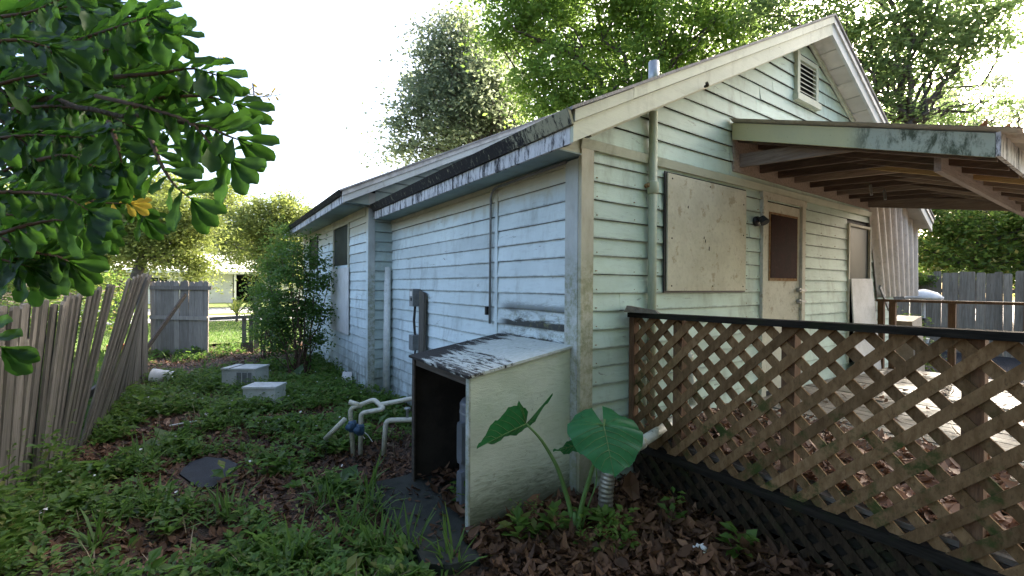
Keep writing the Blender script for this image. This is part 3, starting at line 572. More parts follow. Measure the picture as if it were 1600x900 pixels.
def slats(z0, ztop, ya, yb, sp, wdt, sgn, xc, th, mat, parent, phase=0, name='lattice_slat'):
    # 45 degree slats in the x = xc plane, each clipped to z0..ztop and ya..yb
    H = ztop - z0; y = ya - H - phase
    hw = wdt / math.sqrt(2)
    while y < yb + H:
        # centre line: point (s, z0 + (s - y) * 1) for rising with +y ; mirrored for sgn<0
        a0, a1 = y, y + H
        pts = []
        # clip parallelogram to ya..yb
        poly = [(a0 - hw, 0), (a0 + hw, 0), (a1 + hw, H), (a1 - hw, H)]
        def clipy(poly, lim, keep):
            out = []
            for k in range(len(poly)):
                p, q = poly[k], poly[(k + 1) % len(poly)]; ip = (p[0] - lim) * keep >= 0; iq = (q[0] - lim) * keep >= 0
                if ip: out.append(p)
                if ip != iq:
                    t = (lim - p[0]) / (q[0] - p[0]); out.append((lim, p[1] + t * (q[1] - p[1])))
            return out
        poly = clipy(poly, ya, 1)
        if len(poly) > 2: poly = clipy(poly, yb, -1)
        if len(poly) > 2:
            if sgn < 0: poly = [(p[0], H - p[1]) for p in poly][::-1]
            j = jit(.002); n = len(poly); xa = xc + j; tz = lambda yy: (top(yy) - top(yb)) if name == 'lattice_slat' and sgn != 0 and z0 > .3 else 0
            vs = [(xa - th / 2, p[0], z0 + p[1] + tz(p[0]) * p[1] / H) for p in poly] + [(xa + th / 2, p[0], z0 + p[1] + tz(p[0]) * p[1] / H) for p in poly]
            fs = [tuple(range(n)), tuple(reversed(range(n, 2 * n)))] + [(k, k + n, (k + 1) % n + n, (k + 1) % n) for k in range(n)]
            MB().add(vs, fs).build(name, mat, parent)
        y += sp + jit(.003)
HL = 1.358 - .385; SPL = .1606
slats(.385, 1.358, -1.2, GY - .03, SPL, .051, -1, RX - .008, .011, 'latt', rl, (-1.2 - HL - 1.012) % SPL)     # rising towards the viewer, outer layer
slats(.385, 1.358, -1.2, GY - .03, SPL, .051, 1, RX + .006, .011, 'latt', rl, (-1.2 - 1.012) % SPL)
sk = MB().box((RX + .03, -1.9, .14), (RX + .045, GY - .03, .298)).build('skirt_board', 'rail', deck)
slats(-.12, .345, -1.2, GY - .05, .13, .040, -1, RX + .018, .009, 'latd', sk, .05, 'skirt_slat'); slats(-.12, .345, -1.2, GY - .05, .13, .040, 1, RX + .006, .009, 'latd', sk, .0, 'skirt_slat')
# far railing of the deck
fr = MB().box((7.96, .0, 1.405), (8.04, GY - .03, 1.44)).build('far_railing', 'post', deck)
MB().box((7.97, -1.9, 1.405), (8.03, -.002, 1.44)).build('top_rail', 'post', fr)
for y in (2.30, 2.17, 1.56, .85, .1): MB().box((7.965, y - .035, .3), (8.035, y + .035, 1.404)).build('railing_post', 'post', fr)
# ------------------------------------------------------------------ plywood box with tank
bx = thing('plywood_shed', 'slant-roofed cream plywood pump box with a missing front, against the house corner', 'pump box', (1.36, 2.46, 0))
X0, X1, Y0, Y1 = 1.36, 2.188, 2.462, 3.38
MB().hexa([(X0, Y0 - .012, -.04), (X1, Y0 - .012, -.04), (X1, Y0, -.04), (X0, Y0, -.04), (X0, Y0 - .012, 1.015), (X1, Y0 - .012, 1.145), (X1, Y0, 1.145), (X0, Y0, 1.015)]).build('side_panel', 'ply', bx)
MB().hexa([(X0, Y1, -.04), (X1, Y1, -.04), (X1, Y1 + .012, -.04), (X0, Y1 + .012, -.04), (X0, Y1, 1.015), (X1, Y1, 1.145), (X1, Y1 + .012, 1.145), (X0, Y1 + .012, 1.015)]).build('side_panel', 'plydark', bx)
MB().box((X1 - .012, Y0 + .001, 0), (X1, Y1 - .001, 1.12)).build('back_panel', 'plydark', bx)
MB().hexa([(X0 - .03, Y0 - .03, 1.016), (X1 + .005, Y0 - .03, 1.147), (X1 + .005, Y1 + .05, 1.147), (X0 - .03, Y1 + .05, 1.016), (X0 - .03, Y0 - .03, 1.034), (X1 + .005, Y0 - .03, 1.165), (X1 + .005, Y1 + .05, 1.165), (X0 - .03, Y1 + .05, 1.034)]).build('roof_panel', 'plyroof', bx)
MB().box((X0 - .014, Y0 - .013, -.03), (X0 - .001, Y0 + .028, 1.012)).build('frame', 'trimb', bx); MB().box((X0 - .014, Y1 - .03, -.03), (X0 - .001, Y1 + .014, 1.012)).build('frame', 'rot', bx)
MB().box((X0 - .016, Y0 + .03, -.03), (X0, Y1 - .032, .03)).build('sill', 'trimb', bx); MB().box((X0 + .0, Y0 + .03, .96), (X0 + .03, Y1 - .032, 1.012)).build('lintel', 'rot', bx)
MB().tube([(X0 + .05, 2.60, .62), (X0 + .3, 2.8, .55), (X0 + .5, 3.36, .56)], .005, 6).build('cable', 'greypl', bx)
MB().tube([(1.6, 2.62, .8), (1.58, 2.58, .92), (1.6, 2.56, 1.0)], .008, 6).build('cable', 'black_plastic', bx)
tk = thing('water_heater', 'grey cylindrical tank with two long access covers standing inside the plywood box', 'water tank', (1.62, 2.74, 0))
MB().tube([(1.62, 2.74, .02), (1.62, 2.74, .76), (1.62, 2.74, .785), (1.62, 2.74, .79)], [.165, .165, .15, .05], 32).build('body', 'tank', tk, True)
MB().tube([(1.62, 2.74, .70), (1.62, 2.74, .712)], .168, 32).build('band', 'greypl', tk)
ang = Vector((-.62, -.35, 0)).normalized(); ang = Vector((-.98, -.05, 0)).normalized(); sd = Vector((-ang.y, ang.x, 0))
for (z0, z1) in ((.36, .66), (.04, .32)):
    c = Vector((1.62, 2.74, 0)) + ang * .172; q = []
    for (s, zz) in ((-.03, z0), (.03, z0), (.042, z0 + .03), (.042, z1 - .03), (.03, z1), (-.03, z1), (-.042, z1 - .03), (-.042, z0 + .03)): q.append((s, zz))
    vs = [c + sd * s - ang * .02 + Vector((0, 0, zz)) for s, zz in q] + [c + sd * s * .8 + ang * .022 + Vector((0, 0, (zz - (z0 + z1) / 2) * .93 + (z0 + z1) / 2)) for s, zz in q]
    MB().add(vs, [tuple(range(8, 16))] + [(k, (k + 1) % 8, (k + 1) % 8 + 8, k + 8) for k in range(8)]).build('access_cover', 'tank', tk)
MB().tube([(1.55, 2.62, .79), (1.55, 2.62, .95)], .011, 8).build('pipe', 'metal', tk)
# slab under the box
def rough_slab(name, pts, z0, z1, mat, **kw):
    n = len(pts); v = [(x, y, z0) for x, y in pts] + [(x, y, z1) for x, y in pts]
    return MB().add(v, [tuple(range(n, 2 * n))] + [(k, (k + 1) % n, (k + 1) % n + n, k + n) for k in range(n)]).build(name, mat, loc=(pts[0][0], pts[0][1], 0), **kw)
rough_slab('concrete_slab', [(1.0, 2.33), (1.12, 2.24), (1.28, 2.2), (1.5, 2.22), (1.75, 2.18), (2.15, 2.3), (2.16, 3.5), (1.6, 3.56), (1.3, 3.50), (1.08, 3.52), (.96, 3.3), (1.02, 3.05), (1.0, 2.9), (1.03, 2.6)], -.05, .035, 'slab', label='dark mossy concrete slab under the plywood pump box', cat='slab')
rough_slab('slate_slab', [(-.20, 4.55), (-.06, 4.15), (.03, 4.12), (.16, 4.36), (.21, 4.52), (.12, 4.72), (-.02, 4.86), (-.14, 4.80), (-.17, 4.68)], -.03, .036, 'puddle', label='flat wet dark stone lying flush in the weeds in mid yard', cat='paving stone')
# ------------------------------------------------------------------ pipes
mf = thing('pipe_manifold', 'white pvc sprinkler pipes rising from the soil in bends beside two blue valves', 'pipes', (1.16, 4.2, 0))
P3 = lambda *q: [Vector(t) for t in q]
MB().tube(bend(P3((1.168, 4.213, -.06), (1.173, 4.214, .40), (1.345, 4.06, .45), (1.29, 4.20, .515), (1.089, 4.271, .44), (1.12, 4.26, -.05)), .035), .021, 12).build('pipe', 'pvc', mf, True)
MB().tube(bend(P3((1.084, 4.29, .50), (1.19, 4.23, .46)), .03), .023, 10).build('pipe', 'pvc', mf, True)
MB().tube(bend(P3((1.31, 4.13, .475), (1.60, 3.95, .54), (2.05, 3.65, .56)), .03), .021, 12).build('pipe', 'pvc', mf, True)
MB().tube(bend(P3((1.345, 4.097, -.05), (1.365, 4.08, .335), (1.60, 3.92, .345), (2.0, 3.6, .36)), .05), .023, 12).build('pipe', 'pvc', mf, True)
for c in ((1.104, 4.25, .28), (1.165, 4.21, .25)):
    c = Vector(c); o = MB().tube([c + Vector((0, 0, -.05)), c + Vector((0, 0, -.03)), c + Vector((0, 0, .03)), c + Vector((0, 0, .05))], [.03, .04, .04, .03], 10).build('valve', 'valve', mf, True)
    MB().tube([c, c + Vector((-.05, -.05, .01))], [.024, .03], 10).build('valve_knob', 'valve', o, True)
    MB().tube([c + Vector((.0, 0, 0)), c + Vector((.06, -.03, -.05)), c + Vector((.1, -.05, -.12))], .004, 5).build('wire', 'white', o)
MB().tube([(1.53, 3.97, .36), (1.53, 3.97, .43), (1.53, 3.97, .44), (1.53, 3.97, .455)], [.012, .012, .03, .028], 10).build('tap', 'metal', mf, True)
o = MB().tube([(1.064, 4.35, .33), (.907, 4.45, .14)], .022, 10).build('loose_pipe', 'pvc', None, True, label='short dirty white pipe leaning on the ground left of the blue valves', cat='pipe', loc=(.907, 4.45, 0))
o = MB().tube([(SX - .07, 6.40, 1.855), (SX - .13, 6.27, -.05)], .048, 16).build('standing_pipe', 'pvcw', None, True, label='tall white pvc pipe standing upright against the side wall by the inner corner', cat='pipe', loc=(SX - .13, 6.27, 0))
dr = thing('drain_pipe', 'cream pvc drain pipe coming down the gable wall and out through the lattice', 'pipe', (3.4, 2.3, DZ))
MB().tube(bend(P3((3.33, 2.27, 1.08), (3.43, 2.26, .56), (2.78, 2.10, .535), (2.36, 2.0, .52)), .07), .037, 16).build('pipe', 'pvc', dr, True)
for a, b in ((Vector((2.47, 2.025, .524)), Vector((2.42, 2.013, .522))), (Vector((3.355, 2.268, .98)), Vector((3.345, 2.268, 1.03)))): MB().tube([a, b], .043, 16).build('collar', 'pvc', dr, True)
# flexible duct with ribs
path = bend(P3((2.38, 2.0, .52), (2.26, 2.03, .51), (2.19, 2.06, .40), (2.165, 2.075, .2), (2.19, 2.05, -.03)), .09, 6)
fine = []
for i in range(len(path) - 1):
    n = max(2, int((path[i + 1] - path[i]).length / .006))
    for k in range(n): fine.append(path[i].lerp(path[i + 1], k / n))
rs = [.047 + .0028 * math.sin(i * 1.55) + .002 * math.sin(i * .13) for i in range(len(fine))]
MB().tube(fine, rs, 20, False).build('flexible_duct', 'duct', None, True, label='ribbed aluminium flexible duct joining the cream drain pipe to the ground', cat='duct', loc=(2.19, 2.05, 0))
# wood chunk, paper, dead leaf
def lump(name, c, sx, sy, sz, mat, amp=.25, **kw):
    v = []; f = []; nu, nv = 14, 8
    for j in range(nv + 1):
        for i in range(nu):
            th = math.pi * j / nv; ph = 2 * math.pi * i / nu; r = 1 + (jit(amp) if 0 < j < nv else 0)
            v.append(Vector((c[0] + sx * r * math.sin(th) * math.cos(ph), c[1] + sy * r * math.sin(th) * math.sin(ph), c[2] + sz * r * math.cos(th))))
    for j in range(nv):
        for i in range(nu): f.append((j * nu + i, (j + 1) * nu + i, (j + 1) * nu + (i + 1) % nu, j * nu + (i + 1) % nu))
    return MB().add(v, f).build(name, mat, loc=(c[0], c[1], c[2] - sz), **kw)
MB().add([(2.60, 2.31, 1.405), (2.73, 2.35, 1.405), (2.80, 2.13, 1.40), (2.71, 2.08, 1.40), (2.61, 2.29, 1.455), (2.70, 2.33, 1.45), (2.78, 2.15, 1.42), (2.70, 2.10, 1.425)], [(0, 3, 2, 1), (4, 5, 6, 7), (0, 1, 5, 4), (1, 2, 6, 5), (2, 3, 7, 6), (3, 0, 4, 7)]).build('wood_chunk', 'stone', loc=(2.7, 2.2, 1.4), label='flat grey weathered wood chunk resting on the rail end by the vent pipe', cat='wood chunk')
lump('crumpled_paper', (2.30, 1.47, .10), .042, .038, .04, 'white', .3, label='small crumpled white wad on the dead leaves at the bottom edge', cat='litter')
# ------------------------------------------------------------------ fences
def picket_mesh(name, L, W, th, mat, ear=.02):
    q = [(-W / 2, 0), (W / 2, 0), (W / 2, L - ear * 1.4), (W / 2 - ear, L), (-W / 2 + ear, L), (-W / 2, L - ear * 1.4)]
    v = [(a, -th / 2, b) for a, b in q] + [(a, th / 2, b) for a, b in q]; n = 6
    return rawmesh(name, v, [tuple(range(n)), tuple(reversed(range(n, 2 * n)))] + [(k, k + n, (k + 1) % n + n, (k + 1) % n) for k in range(n)], mat)
def picket(me, parent, p, zrot, lean=(0, 0), s=(1, 1, 1)):
    # local x runs along the fence; lean = (tilt across the fence, tilt along it) in radians
    ob = bpy.data.objects.new('picket', me); link(ob, parent)
    ob.matrix_local = Matrix.Translation(Vector(p) - origin(parent)) @ Matrix.Rotation(zrot, 4, 'Z') @ Matrix.Rotation(lean[0], 4, 'X') @ Matrix.Rotation(lean[1], 4, 'Y') @ Matrix.Diagonal((*s, 1))
    return ob
lf = thing('picket_fence', 'long leaning grey picket fence along the left side of the yard', 'fence', (-1.1, 5.0, 0))
pm = [picket_mesh('picket', 1.62, .135 + .010 * k, .018, 'picket') for k in range(4)]
def lean_at(y):
    pts = [(2.0, .02), (4.24, .06), (4.87, .10), (5.67, .24), (6.3, .42), (6.6, .44), (7.0, .36), (8.0, .17), (9.0, .0), (12, 0)]
    for (a, b), (c, d_) in zip(pts, pts[1:]):
        if y <= c: return b + (d_ - b) * (y - a) / (c - a)
    return 0
y = 3.0; k = 0
while y < 9.4:
    bxp = -1.12 + .0675 * (y - 5.1) if y > 4.9 else -1.16; L = 1.44 + .24 * min(1, max(0, (y - 4.87) / 1.4)); L = L / math.cos(lean_at(y) / 1.65)
    if not (5.90 < y < 6.0):
        ln = math.asin(min(.6, lean_at(y) / L)) + jit(.012)
        picket(random.choice(pm), lf, (bxp + jit(.008), y, -.05), math.pi / 2, (-ln * -1 if False else ln, jit(.012) + .01), (1, 1, (L + .06 + jit(.035)) / 1.62))
    y += (.098 if 4.3 < y < 6.7 else .118) + jit(.010); k += 1
for (ya, yb, z0) in ((3.0, 5.0, .35), (3.0, 5.0, 1.15), (5.2, 9.2, .4)):
    la, lb = lean_at(ya) * z0 / 1.6, lean_at(yb) * z0 / 1.6
    MB().bar((-1.17 - .03 + la, ya, z0), ((-1.12 + .0675 * (yb - 5.1)) - .05 + lb, yb, z0), .04, .08).build('rail', 'picket', lf)
gf = thing('gate_fence', 'upright grey picket fence panel standing between the leaning fence and the low rail', 'fence', (-.55, 12.4, 0))
ga, gb = Vector((-1.08, 12.92, 0)), Vector((-.02, 11.90, 0)); gd = (gb - ga); gl = gd.length; gdn = gd / gl; gang = math.atan2(gd.y, gd.x); gn = Vector((gdn.y, -gdn.x, 0))
gm = [picket_mesh('picket', 1.68, .125 + .008 * k, .018, 'gate', .03) for k in range(3)]
n = 12
for i in range(n):
    p = ga + gdn * (gl * (i + .5) / n); picket(random.choice(gm), gf, (p.x, p.y, -.03 + jit(.015)), gang, (jit(.01), jit(.012)), (1, 1, 1.0))
for (z0, ov) in ((1.50, .12), (.83, .02)):
    a = ga + gn * .035; b = gb + gn * .035 + gdn * ov; MB().bar((a.x, a.y, z0), (b.x, b.y, z0), .035, .085).build('rail', 'gate', gf)
MB().box((-1.25, 12.85, -.1), (-1.15, 12.95, 1.72)).build('post', 'gate', gf)
lr = thing('low_rail_fence', 'low broken grey rail with a post and two short pickets right of the upright panel', 'fence', (.8, 11.9, 0))
MB().bar((.0, 11.86, .82), (.95, 11.80, .85), .035, .075).build('rail', 'gate', lr); MB().box((.86, 11.82, -.1), (.95, 11.91, 1.30)).build('post', 'gate', lr)
for xx in (.62, .76): MB().box((xx, 11.87, -.05), (xx + .085, 11.89, .80)).build('picket', 'gate', lr)
MB().box((.60, 11.78, -.02), (.84, 11.81, .26)).build('block', 'rot', lr)
MB().bar((.95, 11.85, .85), (2.0, 11.8, .86), .035, .075).build('rail', 'gate', lr)
MB().bar((-1.15, 9.2, .0), (-.38, 10.75, 1.385), .075, .028, (1, 0, .4)).build('leaning_board', 'rot', label='long dark board propped diagonally across the end of the leaning fence', cat='board', loc=(-1.15, 9.2, 0))
rf = thing('back_fence', 'tall blue-grey picket fence behind the deck at right', 'fence', (15, 3, 0))
rm = [picket_mesh('picket', 2.0, .138 + .006 * k, .02, 'pick2', .02) for k in range(3)]
y = -2.0
while y < 7.5:
    picket(random.choice(rm), rf, (15 + jit(.01), y, -.02 + jit(.03)), math.pi / 2, (jit(.012), jit(.012)), (1, 1, 1 + jit(.012))); y += .15 + (.05 if random.random() < .06 else 0)
MB().box((15.03, -2, .5), (15.07, 7.4, .59)).build('rail', 'pick2', rf); MB().box((15.03, -2, 1.5), (15.07, 7.4, 1.59)).build('rail', 'pick2', rf)
# ------------------------------------------------------------------ yard objects
def acunit(c, w, dp, h, ang, label, split):
    t = thing('air_conditioner', label, 'air conditioner', (c[0], c[1], 0), 'old white appliance boxes in the weeds'); M4 = Matrix.Rotation(ang, 4, 'Z'); c = Vector((c[0], c[1], 0))
    def bxx(lo, hi, name, mat):
        q = MB().box(lo, hi); q.v = [c + M4 @ p for p in q.v]; return q.build(name, mat, t)
    bxx((-w / 2, 0, -.03), (w / 2, dp, h - .03), 'body', 'ac'); bxx((-w / 2 - .01, -.01, h - .028), (w / 2 + .01, dp + .01, h), 'lid', 'ac')
    if split:
        bxx((-.03, -.012, .03), (w / 2 - .05, -.002, h - .06), 'grille', 'greypl')
        for k in range(4): bxx((-.03 + k * .085, -.018, .03), (-.02 + k * .085, -.0125, h - .06), 'slat', 'ac')
        bxx((-w / 2 + .12, -.012, h), (-w / 2 + .135, dp, h + .006), 'seam', 'dark')
    return t
acunit((.36, 7.75), .50, .36, .34, -.62, 'old white window air conditioner with grille, the farther of two boxes in the weeds', True)
acunit((.52, 6.42), .40, .28, .30, -.58, 'smaller plain white metal box, the nearer of two boxes in the weeds', False)
bk = thing('bucket', 'white bucket lying on its side near the end of the leaning fence', 'bucket', (-.63, 8.85, 0))
a = Vector((-.72, 8.9, .13)); b = Vector((-.46, 8.80, .11))
MB().tube([a, a.lerp(b, .02), b], [.135, .13, .10], 20, False).add([], []).build('body', 'white', bk, True)
MB().tube([a.lerp(b, .9), a.lerp(b, .92)], .10, 20).build('base', 'dark', bk); MB().tube([a.lerp(b, -.01), a.lerp(b, .03)], [.14, .14], 20, False).build('rim', 'white', bk, True)
MB().tube([(-.35, 6.05, .06), (-.12, 5.98, .09), (-.02, 5.97, .07)], .009, 6).tube([(-.02, 5.97, .07), (-.01, 6.0, .15)], .009, 6).build('white_stick', 'white', label='thin forked white stick lying on the bare leaf litter in mid yard', cat='stick', loc=(-.12, 5.98, 0))
MB().hexa([(FX - .22, 7.20, .0), (FX - .05, 7.08, .0), (FX - .04, 7.10, .0), (FX - .21, 7.22, .0), (FX - .14, 7.30, .22), (FX - .03, 7.20, .22), (FX - .025, 7.22, .22), (FX - .13, 7.32, .22)]).build('vent_cover', 'osb2', label='small white board leaning below the foundation vent', cat='board', loc=(FX - .15, 7.2, 0))
MB().box((-1.9, 13.3, .0), (-1.30, 13.5, .2)).build('brick_edging', 'brick', label='red clay block on the grass seen past the end of the leaning fence', cat='brick', loc=(-1.6, 13.4, 0))
gl_ = thing('garden_lamp', 'white-topped garden lamp on a thin pole in front of the back fence', 'garden lamp', (11.9, 2.74, 0))
MB().tube([(11.9, 2.74, 0), (11.9, 2.74, 1.0)], .022, 8).build('pole', 'black_plastic', gl_); MB().tube([(11.9, 2.74, 1.0), (11.9, 2.74, 1.4)], .03, 8).build('upper_pole', 'white', gl_)
MB().tube([(11.9, 2.74, 1.38), (11.9, 2.74, 1.42), (11.9, 2.74, 1.52), (11.9, 2.74, 1.58)], [.28, .30, .2, .03], 20).build('cap', 'white', gl_, True); MB().tube([(11.9, 2.70, .50), (11.9, 2.70, .60)], [.04, .06], 10).build('cup', 'white', gl_)
ub = thing('utility_box', 'beige plastic utility box beyond the far railing', 'utility box', (9.95, 2.42, 0))
MB().hexa([(9.6, 2.3, 0), (10.15, 2.3, 0), (10.15, 2.7, 0), (9.6, 2.7, 0), (9.6, 2.35, 1.05), (10.1, 2.35, 1.12), (10.1, 2.7, 1.12), (9.6, 2.7, 1.05)]).build('body', 'beige', ub); MB().box((9.66, 2.29, .4), (9.95, 2.30, .9)).build('door', 'beige', ub)
# neighbour house across the street
nb = thing('neighbour_house', 'bright white single-storey house with a dark carport across the street', 'house', (2, 42, 0))
MB().box((-5, 42, 0), (1.55, 50, 2.35)).build('wall', 'hwall', nb); MB().box((1.6, 47, 0), (3.9, 47.2, 2.35)).build('carport_back', 'plain' if 'plain' in MT else 'dark', nb)
MB().box((3.95, 42.1, 0), (12, 50, 2.35)).build('wall', 'hwall', nb)
MB().hexa([(-6, 41, 2.36), (13, 41, 2.36), (13, 51, 2.36), (-6, 51, 2.36), (-6, 41, 2.56), (13, 41, 2.56), (13, 46, 4.1), (-6, 46, 4.1)]).build('roof', 'hwall', nb)
for x in (1.6, 3.7): MB().box((x, 41.2, 0), (x + .16, 41.36, 2.355)).build('column', 'hwall', nb)
for x in (-3.6, -1.6):
    o = MB().box((x, 41.96, 1.0), (x + 1.0, 41.995, 2.0)).build('window', 'dglass', nb); MB().box((x + .48, 41.94, 1.0), (x + .52, 41.958, 2.0)).build('frame', 'hwall', o)
# overhead wire
MB().tube([(8.3, 2.1, 3.05), (11, 3.3, 3.3), (16, 4.6, 4.1)], .012, 5).build('overhead_wire', 'greypl', label='thin grey cable running from the house eave toward the trees at right', cat='cable', loc=(8.3, 2.1, 3.05))
# ------------------------------------------------------------------ foliage helpers
def leafcloud(name, c, L, W, mat, parent=None, updown=.0, nrm=None, **kw):
    # one bent four-sided leaf at every centre (N x 3)
    N = len(c); d = rng.normal(size=(N, 3)) * np.array([1, 1, .55]); d[:, 2] -= updown; d /= np.linalg.norm(d, axis=1)[:, None]
    e = rng.normal(size=(N, 3)) * np.array([1, 1, .6]); e -= d * (e * d).sum(1)[:, None]; e /= np.linalg.norm(e, axis=1)[:, None]
    s = rng.uniform(.65, 1.25, N)[:, None]; l = L * s / 2; w_ = W * s / 2
    v = np.stack([c - d * l, c + e * w_ + d * l * .1, c + d * l, c - e * w_ + d * l * .1], 1).reshape(-1, 3)
    f = np.arange(N * 4).reshape(-1, 4); o0 = origin(parent); v = v - np.array(o0)
    ob = bpy.data.objects.new(name, rawmesh(name, v, f, mat)); link(ob, parent); return tag(ob, **kw)
def crown_points(blobs, n, clump, spread=.5, pad=1):
    vol = np.array([b[1] ** 2 for b in blobs]); pr = vol / vol.sum(); pts = []
    for (c, r), p in zip(blobs, pr):
        m_ = max(1, int(n * p / clump)); u = rng.normal(size=(m_, 3)); u /= np.linalg.norm(u, axis=1)[:, None]
        rad = r * rng.uniform(.35, 1.05, m_)[:, None]; cc = np.array(c) + u * rad * np.array([1, 1, .85])
        k = rng.normal(size=(m_, clump, 3)) * (spread * rng.uniform(.4, 1.5, (m_, 1, 1))) * np.array([1, 1, .5]); k[..., 2] -= (k[..., 0] ** 2 + k[..., 1] ** 2) * .35; pts.append((cc[:, None, :] + k).reshape(-1, 3))
    return np.concatenate(pts)
def wob(a, b, n=6, amp=.15):
    a = Vector(a); b = Vector(b); L = (b - a).length; out = [a]
    for i in range(1, n): t = i / n; out.append(a.lerp(b, t) + Vector((jit(1), jit(1), jit(1))) * amp * L * .3)
    return out + [b]
def tree(name, label, base, trunk_top, r0, blobs, n, leaf, mat, clump=60, spread=.45, bark='bark', group=None, twigs=3):
    t = thing(name, label, 'tree', base, group); b = Vector(base); tt = Vector(trunk_top)
    MB().tube(wob(b - Vector((0, 0, .2)), tt, 7, .12), [r0 * (1.25 - .6 * i / 7) for i in range(8)], 10).build('trunk', bark, t, True)
    mb = MB()
    for c, r in blobs:
        c = Vector(c); p = wob(tt, c, 7, .28); k = r0 * .42
        mb.tube(p, [k * (1 - .1 * i) for i in range(8)], 6)
        for q in range(twigs):
            s = p[3 + q % 4]; mb.tube(wob(s, c + Vector((jit(1), jit(1), jit(.8))) * r, 5, .3), [k * .4, k * .34, k * .27, k * .2, k * .14, k * .07], 5)
    mb.build('limbs', bark, t, True)
    leafcloud('crown', crown_points(blobs, n, clump, spread), leaf, leaf * .5, mat, t); return t
def px(l, d): return [(tuple(at(x, y, d + dd)), r * (d + dd) / FPX) for (x, y, r, dd) in l]
# oaks behind the house
A = px([(690, 80, 45, 0), (740, 60, 40, 1), (745, 125, 55, 0), (680, 150, 42, 0), (640, 195, 32, 0), (700, 200, 55, 0), (765, 190, 55, 2), (720, 30, 30, 0), (800, 150, 45, 2), (655, 235, 25, 0), (790, 230, 60, 3), (650, 120, 26, 1), (620, 225, 18, 0), (720, 150, 50, 2), (850, 240, 60, 4), (775, 95, 34, 2), (625, 165, 16, 0), (700, 110, 40, 1), (670, 50, 18, 0), (770, 130, 45, 1), (800, 70, 30, 2), (750, 170, 50, 0)], 24)
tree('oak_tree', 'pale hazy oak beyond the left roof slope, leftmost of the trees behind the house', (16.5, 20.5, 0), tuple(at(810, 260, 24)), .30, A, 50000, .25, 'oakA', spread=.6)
B = px([(800, 25, 50, 0), (860, 35, 65, 1), (850, 110, 62, 0), (910, 150, 50, 0), (960, 50, 65, 1), (985, 125, 60, 0), (1040, 35, 65, 0), (1065, 100, 50, 1), (1130, 60, 60, 0), (945, 185, 35, 0), (860, 175, 48, 0), (775, 60, 25, 0), (1000, -30, 70, 0), (1140, 0, 60, 0), (900, -60, 80, 0), (1100, -90, 90, 0), (1170, 110, 45, 0), (780, -40, 50, 0), (1030, 155, 45, 0), (920, 95, 50, 2), (1100, 140, 40, 1)], 17)
tree('oak_tree', 'dense bright green oak rising above the front gable, middle of the trees behind the house', (12.3, 11.5, 0), tuple(at(1010, 205, 17)), .22, B, 72000, .19, 'oakB', spread=.40)
C = px([(1200, 25, 55, 0), (1260, 5, 60, 0), (1330, 60, 60, 0), (1395, 30, 62, 0), (1455, 50, 55, 0), (1355, 120, 50, 0), (1425, 100, 42, 0), (1395, 170, 35, 0), (1510, 20, 55, 0), (1555, 0, 40, 0), (1300, -60, 80, 0), (1420, -70, 90, 0), (1530, -100, 50, 0), (1300, -190, 90, 0), (1450, -220, 110, 0), (1350, -330, 110, 0), (1480, -380, 90, 0), (1280, 60, 40, 1), (1470, 180, 28, 1), (1230, 90, 40, 1), (1400, 110, 40, 1), (1500, 80, 40, 0), (1330, 170, 30, 1), (1490, 120, 26, 0), (1535, 60, 32, 0), (1560, 150, 20, 0), (1590, 60, 26, 0), (1520, 160, 16, 0)], 14.5)
tree('oak_tree', 'large darker oak with overhanging limbs at the top right behind the gable', (17.6, 4.9, 0), tuple(at(1420, 190, 14.5)), .15, C, 66000, .16, 'oakC', spread=.34)
D = px([(1440, 160, 30, 0), (1410, 200, 30, 0), (1490, 150, 25, 0), (1470, 195, 28, 0), (1560, 130, 22, 0), (1590, 170, 25, 2), (1530, 190, 20, 0), (1600, 230, 25, 0), (1650, 150, 40, 0), (1380, 180, 22, 0)], 20)
tree('slender_tree', 'sparse thin-branched tree against the white sky above the end of the porch cover', (24.5, 3.6, 0), tuple(at(1500, 330, 20)), .2, D, 16000, .15, 'oakA', spread=.4, twigs=5)
H = px([(1455, 335, 34, 0), (1500, 360, 40, 0), (1560, 350, 45, 0), (1620, 350, 50, 0), (1480, 405, 38, 0), (1545, 410, 40, 0), (1600, 415, 40, 0), (1440, 390, 25, 0), (1590, 275, 30, 3), (1680, 380, 60, 0), (1420, 300, 30, 3), (1500, 300, 30, 3), (1460, 250, 30, 1), (1520, 245, 35, 1), (1580, 240, 30, 1), (1650, 260, 50, 1), (1750, 260, 60, 1), (1700, 190, 40, 1)], 13.5)  # high blobs hidden by the porch roof are added to shade the deck
tree('broadleaf_tree', 'leafy green tree mass just behind the back fence at right', (18.2, 3.4, 0), tuple(at(1530, 420, 13.5)), .18, H, 42000, .15, 'hedge', spread=.28)
H2 = px([(1430, 330, 30, 0), (1470, 300, 40, 0), (1540, 330, 50, 0), (1600, 320, 40, 0), (1560, 400, 50, 0), (1460, 400, 50, 0), (1620, 420, 50, 0)], 22)
tree('broadleaf_tree', 'taller pale green tree farther behind the back fence at right', (28, 5, 0), tuple(at(1500, 440, 22)), .25, H2, 26000, .2, 'sunny', spread=.4)
